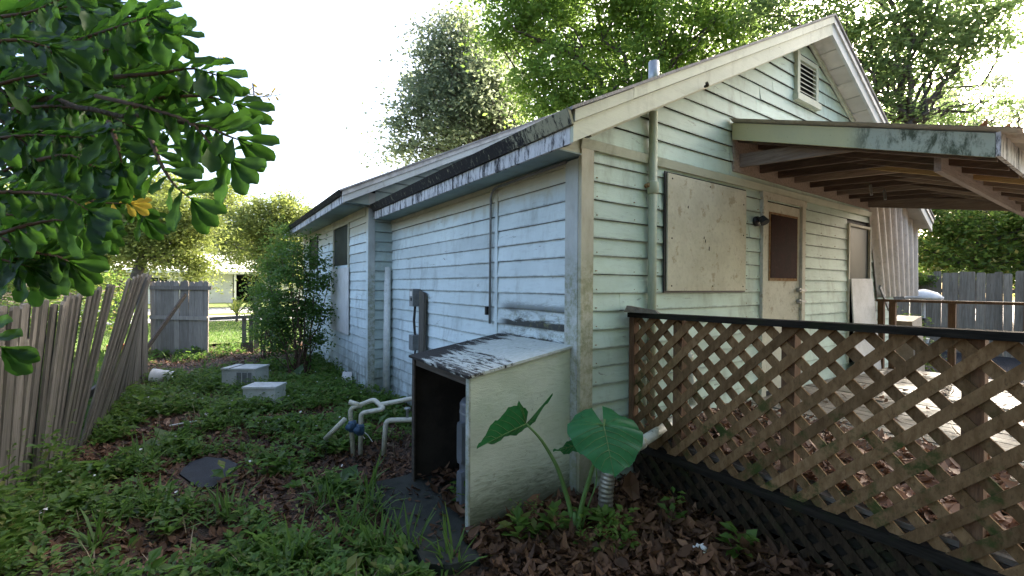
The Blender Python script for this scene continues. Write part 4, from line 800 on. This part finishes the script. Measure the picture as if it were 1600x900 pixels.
# trees towards the street
T1 = px([(190, 350, 45, 0), (240, 330, 45, 0), (280, 370, 45, 0), (230, 385, 42, 0), (300, 340, 35, 0), (170, 400, 35, 0), (300, 400, 30, 0), (150, 330, 40, 1), (260, 300, 35, 2), (200, 300, 40, 2), (100, 360, 60, 0), (40, 330, 70, 0), (310, 420, 22, 0)], 19)
tree('yard_tree', 'round-crowned tree with a leaning trunk behind the upright fence panel', (-3.2, 23.3, 0), tuple(at(228, 395, 19)), .25, T1, 50000, .17, 'sunny', spread=.4)
T2 = px([(400, 345, 40, 0), (440, 330, 35, 0), (460, 370, 40, 0), (380, 380, 35, 3), (420, 395, 35, 0), (350, 310, 30, 4), (480, 340, 25, 0), (440, 415, 30, 0), (345, 370, 22, 3), (330, 330, 22, 3)], 30)
tree('street_tree', 'pale sunlit tree by the street seen left of the far eave', (7.0, 32.5, 0), tuple(at(430, 420, 30)), .28, T2, 40000, .22, 'sunny', spread=.5)
T3 = px([(60, 500, 40, -3), (110, 490, 40, -3), (0, 520, 50, -4), (160, 500, 30, -2), (40, 420, 60, 0), (100, 430, 50, 0), (150, 450, 35, 0), (10, 470, 60, 0), (190, 470, 20, 0)], 12)
tree('hedge_bush', 'green bush growing behind the leaning picket fence', (-5.5, 11.0, 0), (-5.4, 10.8, .8), .08, T3, 14000, .10, 'hedge', spread=.25)
T4 = [((-3.0, 6.5, .8), .8), ((-2.6, 5.3, .6), .6), ((-2.8, 8.0, .9), .8), ((-2.6, 9.4, .7), .6)]
tree('hedge_bush', 'low green bush glimpsed through the gap in the leaning fence', (-2.8, 6.8, 0), (-2.8, 6.8, .4), .04, T4, 12000, .08, 'hedge', spread=.2)
K = [((-3.2, -1.5, 4.2), 1.7), ((-2.5, -4, 4.5), 2.0), ((.5, -3.6, 4.8), 2.0), ((3.2, -4.2, 4.6), 2.0), ((5.8, -4.8, 4.4), 2.0), ((-.6, -1.6, 5.0), 1.5), ((2.0, -1.8, 5.6), 1.4), ((-5, -3, 3.5), 1.8), ((1.5, -6, 3), 2), ((5, -7, 3), 2), ((-2, -6.5, 2.8), 2)]
tree('added_shade_canopy', 'unseen tree canopy added behind the viewpoint to block sky light', (.5, -4.5, 0), (.6, -4.3, 2.6), .28, K, 36000, .2, 'oakC', spread=.45)  # out-of-view canopy added to darken the gable and ground
MB().box((-6, -8.1, 0), (12, -8.0, 1.8)).build('added_blocking_fence', 'picket', label='unseen grey board fence added behind the viewpoint to block light', cat='fence', loc=(3, -8, 0))  # out-of-view fence added behind the camera to cut light
# shrubs by the far wall
def shrub(label, base, blobs, n, leaf, mat, stems=12):
    t = thing('shrub', label, 'shrub', base); b = Vector(base); mb = MB()
    for i in range(stems):
        c, r = blobs[i % len(blobs)]; e = Vector(c) + Vector((jit(r), jit(r), jit(r))) * .6
        mb.tube(wob(b + Vector((jit(.12), jit(.12), -.05)), e, 6, .12), [.016, .014, .012, .01, .008, .006, .004], 5)
    mb.build('stems', 'twig', t, True); leafcloud('foliage', crown_points([(c, r * .85) for c, r in blobs], n, 16, .13), leaf, leaf * .45, mat, t)
shrub('tall glossy dark green shrub with many thin stems against the far side wall', (1.30, 8.3, 0), px([(470, 400, 22, 0), (455, 430, 28, 0), (490, 440, 26, 0), (440, 470, 28, 0), (475, 480, 30, 0), (500, 490, 20, 0), (455, 510, 26, 0), (490, 530, 20, 0), (425, 500, 22, 0), (500, 410, 14, 0), (435, 540, 20, 0), (495, 560, 12, 0), (470, 385, 12, 0), (485, 370, 8, 0), (440, 395, 8, 0), (415, 440, 10, 0), (515, 430, 8, 0)], 7.7), 8500, .07, 'shrub', 18)
shrub('bright green bush left of the glossy shrub, beyond the low rail', (1.0, 10.6, 0), px([(430, 420, 28, 0), (415, 455, 25, 0), (440, 390, 20, 0), (425, 490, 25, 0), (410, 520, 20, 0), (445, 360, 14, 0), (440, 530, 20, 0), (400, 480, 14, 0)], 9.6), 12000, .06, 'weed', 10)
shrub('small weedy bush in front of the back fence beside the garden lamp', (11.3, 2.85, 0), [((11.3, 2.85, .5), .3), ((11.4, 2.9, .9), .22), ((11.2, 2.7, .25), .3)], 2500, .07, 'hedge', 6)
shrub('small leafy vine on top of the back fence next to the corrugated panel', (14.9, 3.7, 1.6), [((14.9, 3.7, 1.85), .25), ((14.85, 3.4, 1.8), .18)], 900, .09, 'hedge', 4)
# palm sapling by the street
ps = thing('palm_sapling', 'young spiky palm on the lawn beyond the low rail', 'plant', (.9, 20.5, .07))
v = []; f = []
for i in range(26):
    a = random.uniform(0, 6.28); el = random.uniform(.3, 1.4); L = random.uniform(.7, 1.2); d0 = Vector((math.cos(a) * math.cos(el), math.sin(a) * math.cos(el), math.sin(el))); s0 = Vector((-math.sin(a), math.cos(a), 0)) * .05
    p0 = Vector((.9, 20.5, .4)); p1 = p0 + d0 * L * .6; p2 = p0 + d0 * L + Vector((0, 0, -.25 * L)); b_ = len(v); v += [p0 - s0 * .3, p0 + s0 * .3, p1 + s0, p1 - s0, p2]; f += [(b_, b_ + 1, b_ + 2, b_ + 3), (b_ + 3, b_ + 2, b_ + 4)]
MB().add(v, f).build('fronds', 'sunny', ps); MB().tube([(.9, 20.5, .0), (.9, 20.5, .45)], .05, 8).build('stem', 'bark', ps)
# ------------------------------------------------------------------ weeds, grass and litter
def tuft(name, centres, mat, nb, L, W, spread, **kw):
    N = len(centres) * nb; c = np.repeat(centres, nb, 0); a = rng.uniform(0, 6.283, N); el = rng.uniform(.35, 1.35, N); l = L * rng.uniform(.5, 1.25, N)
    d = np.stack([np.cos(a) * np.cos(el), np.sin(a) * np.cos(el), np.sin(el)], 1); s = np.stack([-np.sin(a), np.cos(a), 0 * a], 1) * (W / 2)
    c = c + np.stack([rng.normal(size=N) * spread, rng.normal(size=N) * spread, 0 * a], 1); g = np.array([0, 0, 1.0])
    p1 = c + d * (l * .5)[:, None]; p2 = c + d * (l * .9)[:, None] - g * (l * .22 * np.cos(el))[:, None] + 0
    v = np.stack([c - s * .6, c + s * .6, p1 + s, p1 - s, p2 + s * .15, p2 - s * .15], 1).reshape(-1, 3); b = np.arange(N)[:, None] * 6
    f = np.concatenate([b + np.array([0, 1, 2, 3]), b + np.array([3, 2, 4, 5])]); ob = bpy.data.objects.new(name, rawmesh(name, v, f, mat)); link(ob); return tag(ob, **kw)
def weeds(name, centres, mat, per, L, hmax, **kw):
    # small leafy plants: folded oval leaves in whorls up a short stem
    N = len(centres) * per; c = np.repeat(centres, per, 0); hs = np.repeat(rng.uniform(.25, 1.25, len(centres)), per) * hmax
    a = rng.uniform(0, 6.283, N); t = rng.uniform(.1, 1, N); el = rng.uniform(-.2, .9, N); l = L * rng.uniform(.7, 1.2, N) * np.repeat(rng.lognormal(-.12, .42, len(centres)), per) * (1.15 - .4 * t)
    o = np.stack([np.cos(a), np.sin(a), 0 * a], 1); d = o * np.cos(el)[:, None] + np.array([0, 0, 1.0]) * np.sin(el)[:, None]
    p = c + np.array([0, 0, 1.0]) * (t * hs)[:, None] + o * (.25 * hs * rng.uniform(0, 1, N))[:, None]; s = np.stack([-np.sin(a), np.cos(a), rng.uniform(-.4, .4, N)], 1) * (l * .26)[:, None]
    up = np.array([0, 0, 1.0]) * (l * .10)[:, None]
    v = np.stack([p, p + d * (l * .45)[:, None] + s + up, p + d * l[:, None] - up, p + d * (l * .45)[:, None] - s + up], 1).reshape(-1, 3); b = np.arange(N)[:, None] * 4
    v4 = b + np.array([0, 1, 2]); v5 = b + np.array([0, 2, 3]); f = np.concatenate([v4, v5]); ob = bpy.data.objects.new(name, rawmesh(name, v, f, mat)); link(ob); return tag(ob, **kw)
BARE = [(-.02, 4.5, .42), (.35, 3.85, .35), (-.62, 5.75, .38), (-.35, 6.3, .38), (-.85, 5.2, .25), (.1, 5.4, .3), (1.3, 3.95, .5), (1.0, 4.0, .38), (-.2, 10.3, 1.0), (.9, 10.6, .9), (-.6, 10.0, .7), (-.1, 3.35, .3), (.6, 3.3, .25), (1.1, 2.9, .3), (-.5, 3.7, .22), (1.6, 1.9, .7), (2.3, 1.5, .8), (2.0, 2.1, .5), (.55, 5.75, .28), (1.5, 4.8, .35), (-.55, 4.55, .2)]
def green(n, x0, x1, y0, y1, bare=1.0):
    p = np.stack([rng.uniform(x0, x1, n), rng.uniform(y0, y1, n)], 1); keep = np.ones(n, bool)
    for (bx_, by_, r) in BARE:
        dd = np.hypot(p[:, 0] - bx_, p[:, 1] - by_); keep &= ~((dd < r * bare) & (rng.uniform(size=n) < np.clip(1.6 - dd / (r * bare) * .9, 0, .97)))
    lump_ = np.sin(p[:, 0] * 3.1 + 1) * np.sin(p[:, 1] * 2.3 + .5) + np.sin(p[:, 0] * 6.7 + p[:, 1] * 4.1) * .6; keep &= rng.uniform(size=n) < np.clip(.58 + .5 * lump_, .06, 1)
    keep &= ~((p[:, 0] > SX - .12) | ((p[:, 0] > FX - .05) & (p[:, 1] > 6.35))); keep &= ~((p[:, 0] > .98) & (p[:, 0] < 2.2) & (p[:, 1] > 2.25) & (p[:, 1] < 3.5))
    p = p[keep]; z_ = np.array([hgt(a, b) for a, b in p]); return np.column_stack([p, z_])
weeds('ground_weeds', green(5600, -1.5, 2.1, 2.2, 6.2), 'weed', 11, .058, .15, kind='stuff', label='low green leafy weeds covering the yard between fence and house', cat='weeds')
weeds('tall_weeds', green(5500, -1.2, 1.9, 6.0, 9.6), 'weed', 12, .066, .19, kind='stuff', label='thick green weed cover in the middle of the yard around the white boxes', cat='weeds')
weeds('far_weeds', green(1500, -1.2, 1.8, 9.4, 13.5), 'weed', 9, .07, .14, kind='stuff', label='sparse weeds near the low rail at the end of the yard', cat='weeds')
weeds('broad_weeds', green(900, -1.4, 1.9, 2.3, 9.0), 'shrub', 8, .085, .10, kind='stuff', label='darker broad-leaved weeds between the finer ones', cat='weeds')
weeds('creeping_weeds', green(2600, -1.4, 1.9, 2.2, 9.0), 'grass', 10, .03, .06, kind='stuff', label='tiny yellow-green creeping plants on the bare soil', cat='weeds')
tuft('dry_stalks', green(300, -1.3, 2.0, 2.2, 9.5, .3), 'drygrass', 4, .22, .006, .06, kind='stuff', label='dry straw stalks and twigs lying in the weeds', cat='dry grass')
tuft('grass_tufts', green(700, -1.4, 1.9, 2.2, 9.5), 'grass', 9, .20, .010, .03, kind='stuff', label='long arching grass blades among the weeds', cat='grass')
near = np.array([(.75, 2.95, 0), (.85, 2.65, 0), (.55, 2.75, 0), (1.02, 2.55, 0), (.95, 3.1, 0), (1.15, 2.28, 0), (.4, 2.85, 0), (1.0, 3.45, 0), (.7, 3.4, 0), (-.3, 3.9, 0), (-.55, 3.6, 0), (.1, 3.6, 0), (-.1, 9.6, 0), (-.6, 11.2, 0), (-.45, 4.9, 0)]); near[:, 2] = [hgt(a, b) for a, b in near[:, :2]]
tuft('grass_clumps', near, 'grass', 26, .34, .016, .035, kind='stuff', label='clumps of broad grass by the concrete slab at the bottom of the picture', cat='grass')
gn2 = np.stack([rng.uniform(-7, -1.35, 5000), rng.uniform(3, 13.5, 5000), np.zeros(5000)], 1); tuft('neighbour_grass', gn2, 'grass', 5, .22, .014, .06, kind='stuff', label='long grass on the far side of the leaning picket fence', cat='grass')
gl2 = np.stack([rng.uniform(-4, 5, 9000), rng.uniform(13.6, 21, 9000), np.full(9000, .07)], 1); tuft('lawn_grass', gl2, 'grass', 3, .10, .012, .04, kind='stuff', label='sunlit lawn grass beyond the low rail', cat='grass')
weeds('fence_foot_plants', np.array([(-1.02 + jit(.12), 3.6 + .1 * i + jit(.05), jit(.02)) for i in range(16)]), 'weed', 30, .085, .55, kind='stuff', label='knee-high leafy plants at the foot of the leaning fence, bottom left', cat='plants')
weeds('corner_seedlings', np.array([(a, b, hgt(a, b) + .03) for a, b in ((1.62, 2.30), (1.75, 2.33), (1.70, 2.20), (1.55, 2.2), (1.62, 2.12), (1.86, 1.98), (1.95, 1.85), (2.02, 1.78), (1.80, 1.90), (2.02, 1.95), (1.98, 1.72), (1.50, 2.70), (1.45, 2.78), (1.48, 2.62), (2.45, 1.75), (2.5, 1.35), (2.08, 1.9), (1.9, 1.72), (1.83, 1.78), (1.75, 2.1))]), 'weed', 22, .075, .17, kind='stuff', label='small green seedlings around the elephant ear and inside the pump box', cat='seedlings')
# white clover flowers
fl = green(260, -1.2, 1.7, 3.5, 9.0); fl[:, 2] += rng.uniform(.12, .18, len(fl)); leafcloud('clover_flowers', np.repeat(fl, 3, 0) + rng.normal(size=(len(fl) * 3, 3)) * .004, .018, .018, 'white', kind='stuff', label='tiny white flowers dotted over the weeds', cat='flowers')
def litter(name, P, L, mat, zup=.012, pile=0.0, **kw):
    # curled dead leaves: six-point leaf folded along the midrib
    N = len(P); a = rng.uniform(0, 6.283, N); l = L * rng.uniform(.55, 1.3, N); w_ = l * rng.uniform(.18, .38, N); cu = rng.uniform(-.2, .8, N); tilt = rng.normal(size=N) * .16; roll = rng.normal(size=N) * .36
    d = np.stack([np.cos(a) * np.cos(tilt), np.sin(a) * np.cos(tilt), np.sin(tilt)], 1); s = np.stack([-np.sin(a) * np.cos(roll), np.cos(a) * np.cos(roll), np.sin(roll)], 1); g = np.array([0, 0, 1.0])
    c = P + g * (zup + np.abs(rng.normal(size=N)) * pile)[:, None]; L_ = l[:, None]; W_ = w_[:, None]; C_ = (cu * l)[:, None]
    # outline of ten points with a slight random lobing, plus four midrib points; curled along and across
    ts = [-.5, -.34, -.12, .12, .34]; ws = [0, .52, .95, .88, .45]; q = []; cr = (rng.uniform(-.3, .9, N) * l)[:, None]
    def P_(t, wv): 
        wv = np.asarray(wv).reshape(-1, 1) if np.ndim(wv) else wv
        return c + d * L_ * t + s * W_ * wv + g * (C_ * (t + .5) ** 2 + cr * (wv * W_ / L_) ** 2 * 2.2)
    q.append(P_(-.5, 0))
    for t, w0 in zip(ts[1:], ws[1:]): q.append(P_(t, w0 * rng.uniform(.75, 1.2, N)))
    q.append(P_(.5, 0))
    for t, w0 in zip(ts[:0:-1], ws[:0:-1]): q.append(P_(t, -w0 * rng.uniform(.75, 1.2, N)))
    for t in ts[1:]: q.append(P_(t, 0) - g * .04 * L_)
    v = np.stack(q, 1).reshape(-1, 3); b = np.arange(N)[:, None] * 14
    f = np.concatenate([b + np.array(x) for x in ([0, 1, 10], [1, 2, 11], [1, 11, 10], [2, 3, 12], [2, 12, 11], [3, 4, 13], [3, 13, 12], [4, 5, 13], [0, 10, 9], [10, 8, 9], [10, 11, 8], [11, 7, 8], [11, 12, 7], [12, 6, 7], [12, 13, 6], [13, 5, 6])])
    ob = bpy.data.objects.new(name, rawmesh(name, v, f, mat, True)); link(ob); return tag(ob, **kw)
def gp(n, x0, x1, y0, y1, z=None):
    p = np.stack([rng.uniform(x0, x1, n), rng.uniform(y0, y1, n)], 1); return np.column_stack([p, [hgt(a, b) if z is None else z for a, b in p]])
lp = gp(14000, -1.3, 2.2, 1.8, 6.3); lp = lp[~((lp[:, 0] > 1.34) & (lp[:, 1] > 2.44) & (lp[:, 1] < 3.4))]; lp = lp[~((np.hypot((lp[:, 0] + .0) / .2, (lp[:, 1] - 4.5) / .33) < 1) | ((lp[:, 0] > 1) & (lp[:, 1] > 2.2) & (lp[:, 1] < 3.5) & (rng.uniform(size=len(lp)) < .9)))]
litter('leaf_litter', lp, .058, 'dry', kind='stuff', label='brown dead leaves scattered on the soil of the yard', cat='dead leaves')
litter('box_leaf_litter', gp(420, 1.38, 2.15, 2.48, 3.36, .035), .075, 'dry', .012, .02, kind='stuff', label='dead leaves lying inside the plywood pump box', cat='dead leaves')
litter('slab_leaf_litter', gp(60, 1.0, 1.38, 2.25, 3.4, .035), .05, 'dry', .006, kind='stuff', label='a few dead leaves and bits on the mossy slab', cat='dead leaves')
litter('corner_leaf_litter', gp(8500, 1.3, 2.78, .6, 2.42), .078, 'dry', .015, .025, kind='stuff', label='thick reddish brown dead leaves below the elephant ear and the lattice skirt', cat='dead leaves')
litter('far_leaf_litter', gp(3500, -1.2, 2.0, 6.2, 13.0), .07, 'dry2', kind='stuff', label='pale dead leaves near the end of the yard', cat='dead leaves')
dl = gp(5200, 2.83, 4.1, -1.2, 2.28, DZ); dl = dl[rng.uniform(size=len(dl)) < np.clip(1.25 - (dl[:, 0] - 2.8) * .55 - np.clip(dl[:, 1] - 1.6, 0, 1) * .5, .04, 1)]
litter('deck_leaf_litter', dl, .085, 'dry2', .02, .03, kind='stuff', label='drift of tan dead leaves on the deck behind the lattice', cat='dead leaves')
litter('deck_stray_leaves', gp(160, 4.0, 7.9, -.5, 2.2, DZ), .07, 'dry2', .012, kind='stuff', label='stray dead leaves across the far part of the deck', cat='dead leaves')
# ------------------------------------------------------------------ elephant ear
ee = thing('elephant_ear_plant', 'elephant ear plant with three big heart-shaped leaves in front of the pump box', 'plant', (1.86, 2.03, 0))
def heart(base, tip, sA, sB, wA, wB, bA, bB, lobes, droop, ripple=.010):
    # base: where the stalk joins; sA / sB: directions the two halves of the blade spread in; bA / bB: directions of the two back lobes
    base = Vector(base); tip = Vector(tip); ax = tip - base; L = ax.length; ax.normalize(); n = 26; mc = 8; v = []; f = []; o_ = None
    g = Vector((0, 0, 1))
    def pt(sg, t, r):
        sd = Vector(sA if sg < 0 else sB).normalized(); wd = (wA if sg < 0 else wB); bk = Vector(bA if sg < 0 else bB)
        if t < 0:
            q = abs(t) / lobes; hw = wd * max(0, 1 - q ** 2.4) ** .55; inner = wd * q * .16; hw = max(hw, inner + .001); c = base + bk * abs(t) * L
        else: hw = wd * max(0.0, 1 - t ** 1.7) ** .95 + .0008; inner = 0; c = base + ax * t * L - g * droop * L * t * t
        u = inner + (hw - inner) * r
        return c + sd * u + g * (-.22 * u * r + ripple * r * math.sin(t * 15 + sg) + .004 * r * math.sin(t * 41))
    for i in range(n + 1):
        t = -lobes + (1 + lobes) * i / n
        for sg in (-1, 1):
            for k in range(mc): v.append(pt(sg, t, k / (mc - 1)))
    W = mc * 2
    for i in range(n):
        for s0 in (0, mc):
            for k in range(mc - 1):
                q = (i * W + s0 + k, i * W + s0 + k + 1, (i + 1) * W + s0 + k + 1, (i + 1) * W + s0 + k); f.append(q if s0 else tuple(reversed(q)))
    o = MB().add(v, f).build('leaf', 'taro', ee, True)
    mb = MB(); off = CAM_B * .0025
    mb.tube([pt(1, k / 6, 0) + off for k in range(7)], [.004, .0036, .003, .0026, .002, .0014, .0008], 6)
    for sg in (-1, 1):
        for t in (-.0, .10, .22, .36, .50, .62): mb.tube([pt(sg, max(t, .001), 0) + off, pt(sg, t + .07, .35) + off, pt(sg, t + .15, .7) + off, pt(sg, t + .20, .97) + off], [.0018, .0015, .0012, .0006], 5)
        for q in (.25, .5, .8): mb.tube([pt(sg, .001, 0) + off, pt(sg, -lobes * q * .5, .45) + off, pt(sg, -lobes * q, .9) + off], [.0018, .0013, .0006], 5)
    mb.build('vein', 'stem', o, True)
U_, R_, B_ = CAM_U, CAM_R, CAM_B
heart(at(822, 662, 2.70), at(745, 698, 2.52), U_ * .9 - R_ * .30 + B_ * .25, B_ * -.85 - U_ * .28 + R_ * .1, .185, .13, R_ * .10 + U_ * .22, R_ * .75 + U_ * .88, .62, .03)
heart(at(943, 664, 2.62), at(960, 742, 2.44), R_ * -1 + U_ * .05 + B_ * .1, R_ * 1 + U_ * .04 + B_ * .1, .215, .225, B_ * -.95 + U_ * .20, B_ * -.95 + U_ * .24, .80, .05)
heart(at(922, 690, 2.74), at(864, 704, 2.62), U_ * .8 - B_ * .4, U_ * -.7 + B_ * .5, .055, .045, R_ * .3, R_ * .3, .2, .02)
for nm, pts, r in (('stem', [(897, 862, 2.72), (893, 800, 2.72), (872, 730, 2.72), (845, 685, 2.72), (822, 662, 2.70)], .012), ('stem', [(899, 862, 2.70), (908, 790, 2.68), (928, 725, 2.64), (940, 680, 2.62), (945, 655, 2.62)], .011), ('stem', [(901, 860, 2.72), (915, 800, 2.74), (935, 750, 2.76), (922, 686, 2.72)], .005)):
    q = [at(*p) for p in pts]; n = len(q); MB().tube(bend(q, .08, 3), [r * (1.5 - .9 * i / (len(bend(q, .08, 3)) - 1)) for i in range(len(bend(q, .08, 3)))], 8).build(nm, 'stem', ee, True)
MB().tube([at(898, 868, 2.71), at(898, 800, 2.71)], [.026, .014], 10).build('stalk_base', 'stem', ee, True)
# big dead leaf hanging on the duct
v = [at(985, 735, 2.9), at(998, 752, 2.88), at(1000, 778, 2.86), at(990, 782, 2.85), at(972, 762, 2.87), at(976, 745, 2.89)]; c_ = at(985, 760, 2.93); v2 = [p + Vector((.01, .012, 0)) for p in v]
MB().add(v + [c_], [(6, i, (i + 1) % 6) for i in range(6)]).build('dead_leaf', 'dry', label='large curled orange-brown leaf caught beside the aluminium duct', cat='leaf', loc=tuple(c_))
# ------------------------------------------------------------------ foreground tree
ft = thing('broadleaf_branch_tree', 'near tree whose dark glossy leafy branches hang into the top left corner', 'tree', (-1.9, 1.6, 0))
MB().tube([(-1.9, 1.6, -.1), (-1.85, 1.55, 1.2), (-1.75, 1.6, 2.4), (-1.6, 1.7, 3.4)], [.11, .09, .075, .05], 12).build('trunk', 'bark', ft, True)
def obov(L, W, curl, nm):
    n = 9; v = []; f = []
    prof = [.06, .17, .31, .47, .63, .80, .94, 1.0, .90, .45]
    for i in range(n + 1):
        t = i / n; hw = W / 2 * prof[i] * (1 + .05 * math.sin(i * 2.3)); z = -curl * L * t * t
        for k, s in ((0, -1), (1, -.5), (2, 0), (3, .5), (4, 1)): v.append((s * hw, t * L, z + abs(s) ** 1.3 * W * .16 + .003 * math.sin(i * 1.7 + k)))
    for i in range(n):
        for k in range(4): a = i * 5 + k; f.append((a, a + 1, a + 6, a + 5))
    return v, f
variants = [obov(.125, .052, .12, 'a'), obov(.115, .048, .25, 'b'), obov(.135, .052, .02, 'c'), obov(.105, .050, .35, 'd')]
lms = [rawmesh('leaf', v, f, 'fgleaf', True) for v, f in variants]; yms = [rawmesh('leaf', v, f, 'yleaf', True) for v, f in variants[:2]]
class LP: count = 0; extra = []
def leafat(p, d, nrm, s, yellow=False):
    d = d.normalized(); x = d.cross(nrm).normalized(); z = x.cross(d).normalized(); mt = Matrix(((x.x, d.x, z.x, p.x), (x.y, d.y, z.y, p.y), (x.z, d.z, z.z, p.z), (0, 0, 0, 1))) @ Matrix.Diagonal((s, s, s, 1))
    if LP.count < 295 or yellow:
        ob = bpy.data.objects.new('leaf', random.choice(yms if yellow else lms)); link(ob, ft); ob.matrix_local = Matrix.Translation(-ft.location) @ mt; LP.count += 1
    else: LP.extra.append((random.randrange(4), mt))
def twig(pts, r=.006, sp=.019, s=1.0, yellow=False, skip=.0, tipfan=True):
    q = [at(*p) for p in pts]; q = bend(q, .05, 3); mb = MB().tube(q, [r * (1 - .7 * i / (len(q) - 1)) for i in range(len(q))], 6); mb.build('twig', 'twig', ft, True)
    acc = 0; side = 1; L = sum((q[i + 1] - q[i]).length for i in range(len(q) - 1)); pos = 0
    for i in range(len(q) - 1):
        sg = q[i + 1] - q[i]; sl = sg.length
        if sl < 1e-5: continue
        t = sg / sl; k = acc
        while k < sl:
            if (pos + k) / L >= skip:
                p = q[i] + t * k; sd_ = t.cross(-CAM_B).normalized() * side; nr = (CAM_B * random.uniform(.3, 1.0) + Vector((0, 0, 1)) * random.uniform(.1, .9) + Vector((jit(.4), jit(.4), 0))).normalized()
                d = t * random.uniform(.35, .9) + sd_ * random.uniform(.6, 1.0) + Vector((jit(.25), jit(.25), -random.uniform(.0, .35))); d = (d - nr * d.dot(nr) * .6)
                leafat(p, d, nr, s * random.uniform(.50, .92), yellow); side = -side
            k += sp
        acc = k - sl; pos += sl
    if tipfan:
        for a in (-.5, 0, .5):
            d = t + t.cross(-CAM_B) * a + Vector((0, 0, -.15)); leafat(q[-1], d, (CAM_B + Vector((0, 0, .6))).normalized(), s * .78, yellow)
TW = [([(150, 150, 1.3), (230, 168, 1.2), (300, 190, 1.15), (335, 232, 1.12), (362, 250, 1.1)], .25), ([(200, 170, 1.25), (260, 150, 1.2), (330, 150, 1.2), (370, 165, 1.2)], .1), ([(235, 215, 1.2), (250, 255, 1.15), (272, 290, 1.12), (300, 312, 1.1)], .1),
      ([(60, 90, 1.35), (130, 60, 1.25), (190, 40, 1.15), (235, 25, 1.1)], .1), ([(120, 80, 1.3), (180, 80, 1.2), (230, 60, 1.15), (255, 50, 1.1)], .1), ([(170, 190, 1.2), (185, 230, 1.15), (190, 255, 1.15)], .1), ([(-20, 372, 1.2), (40, 352, 1.15), (90, 342, 1.15), (140, 352, 1.1)], .05),
      ([(-20, 395, 1.3), (40, 393, 1.25), (90, 400, 1.2), (110, 410, 1.2)], .1), ([(-20, 300, 1.2), (40, 300, 1.2), (100, 305, 1.15), (140, 330, 1.1)], .0), ([(180, 120, 1.25), (250, 115, 1.2), (300, 105, 1.2), (340, 118, 1.15)], .1), ([(280, 190, 1.2), (330, 200, 1.15), (355, 212, 1.1), (372, 218, 1.1)], .1),
      ([(-30, 515, 1.25), (-15, 530, 1.25), (5, 545, 1.25)], .0), ([(-30, 30, 1.3), (50, 20, 1.25), (110, -10, 1.2)], 0), ([(-30, 140, 1.3), (40, 120, 1.3), (110, 110, 1.3)], 0), ([(-30, 220, 1.25), (50, 210, 1.25), (130, 215, 1.2)], 0), ([(20, 170, 1.4), (90, 165, 1.35), (160, 175, 1.3), (210, 200, 1.25)], 0),
      ([(60, 250, 1.2), (110, 240, 1.2), (150, 262, 1.15)], 0), ([(-30, 70, 1.1), (30, 60, 1.1), (80, 75, 1.1)], 0)]
for pts, sk_ in TW: twig(pts, skip=sk_)
twig([(120, 310, 1.35), (170, 318, 1.35), (205, 318, 1.35)], .004, .022, .6, True)
for i in range(78):
    x = random.uniform(-60, 190); y = random.uniform(-20, 270 if x < 160 else 200); a = random.uniform(-.5, .9); L = random.uniform(70, 110); dd = random.uniform(1.45, 1.9)
    twig([(x, y, dd), (x + L * .5 * math.cos(a), y + L * .5 * math.sin(a), dd), (x + L * math.cos(a), y + L * math.sin(a), dd + jit(.1))], .005, .019, 1.0)
for i in range(22):
    x = random.uniform(-60, 75); y = random.uniform(320, 415); a = random.uniform(-.2, .5); L = 80; dd = random.uniform(1.2, 1.6); twig([(x, y, dd), (x + L * .5, y + L * .5 * math.sin(a), dd), (x + L, y + L * math.sin(a), dd)], .005, .021, 1.0)
mb = MB()
for vi, mt in LP.extra: v, f = variants[vi]; mb.add([mt @ Vector(p) for p in v], f)
if LP.extra: mb.build('foliage', 'fgmass', ft, True, kind='stuff')
for pts in ([(385, 150, 1.3), (410, 152, 1.3), (440, 148, 1.3)], [(330, 105, 1.3), (340, 95, 1.3), (342, 88, 1.3)], [(395, 130, 1.3), (400, 175, 1.3), (420, 188, 1.3)]): twig(pts, .002, .012, .24, True, tipfan=False)
mb = MB()
for a, b in (((-1.75, 1.6, 2.3), at(0, 150, 1.5)), ((-1.8, 1.58, 1.9), at(-20, 372, 1.2)), ((-1.72, 1.62, 2.6), at(-30, 30, 1.35)), ((-1.8, 1.56, 1.7), at(-20, 420, 1.1))): mb.tube(wob(a, b, 6, .1), [.03, .026, .022, .018, .014, .012, .01], 8)
mb.tube(wob(at(0, 150, 1.5), at(235, 180, 1.2), 7, .06), [.012, .011, .010, .009, .008, .007, .006, .005], 7); mb.build('limbs', 'bark', ft, True)

# debris caught on the eave of the porch cover
dp = np.column_stack([rng.uniform(4.2, 8.0, 260), rng.uniform(.52, .80, 260), np.zeros(260)]); dp[:, 2] = [pz(v_) + .035 for v_ in dp[:, 1]]
litter('roof_leaf_litter', dp, .07, 'dry', .004, .012, kind='stuff', label='dead leaves caught along the low edge of the porch cover', cat='dead leaves')
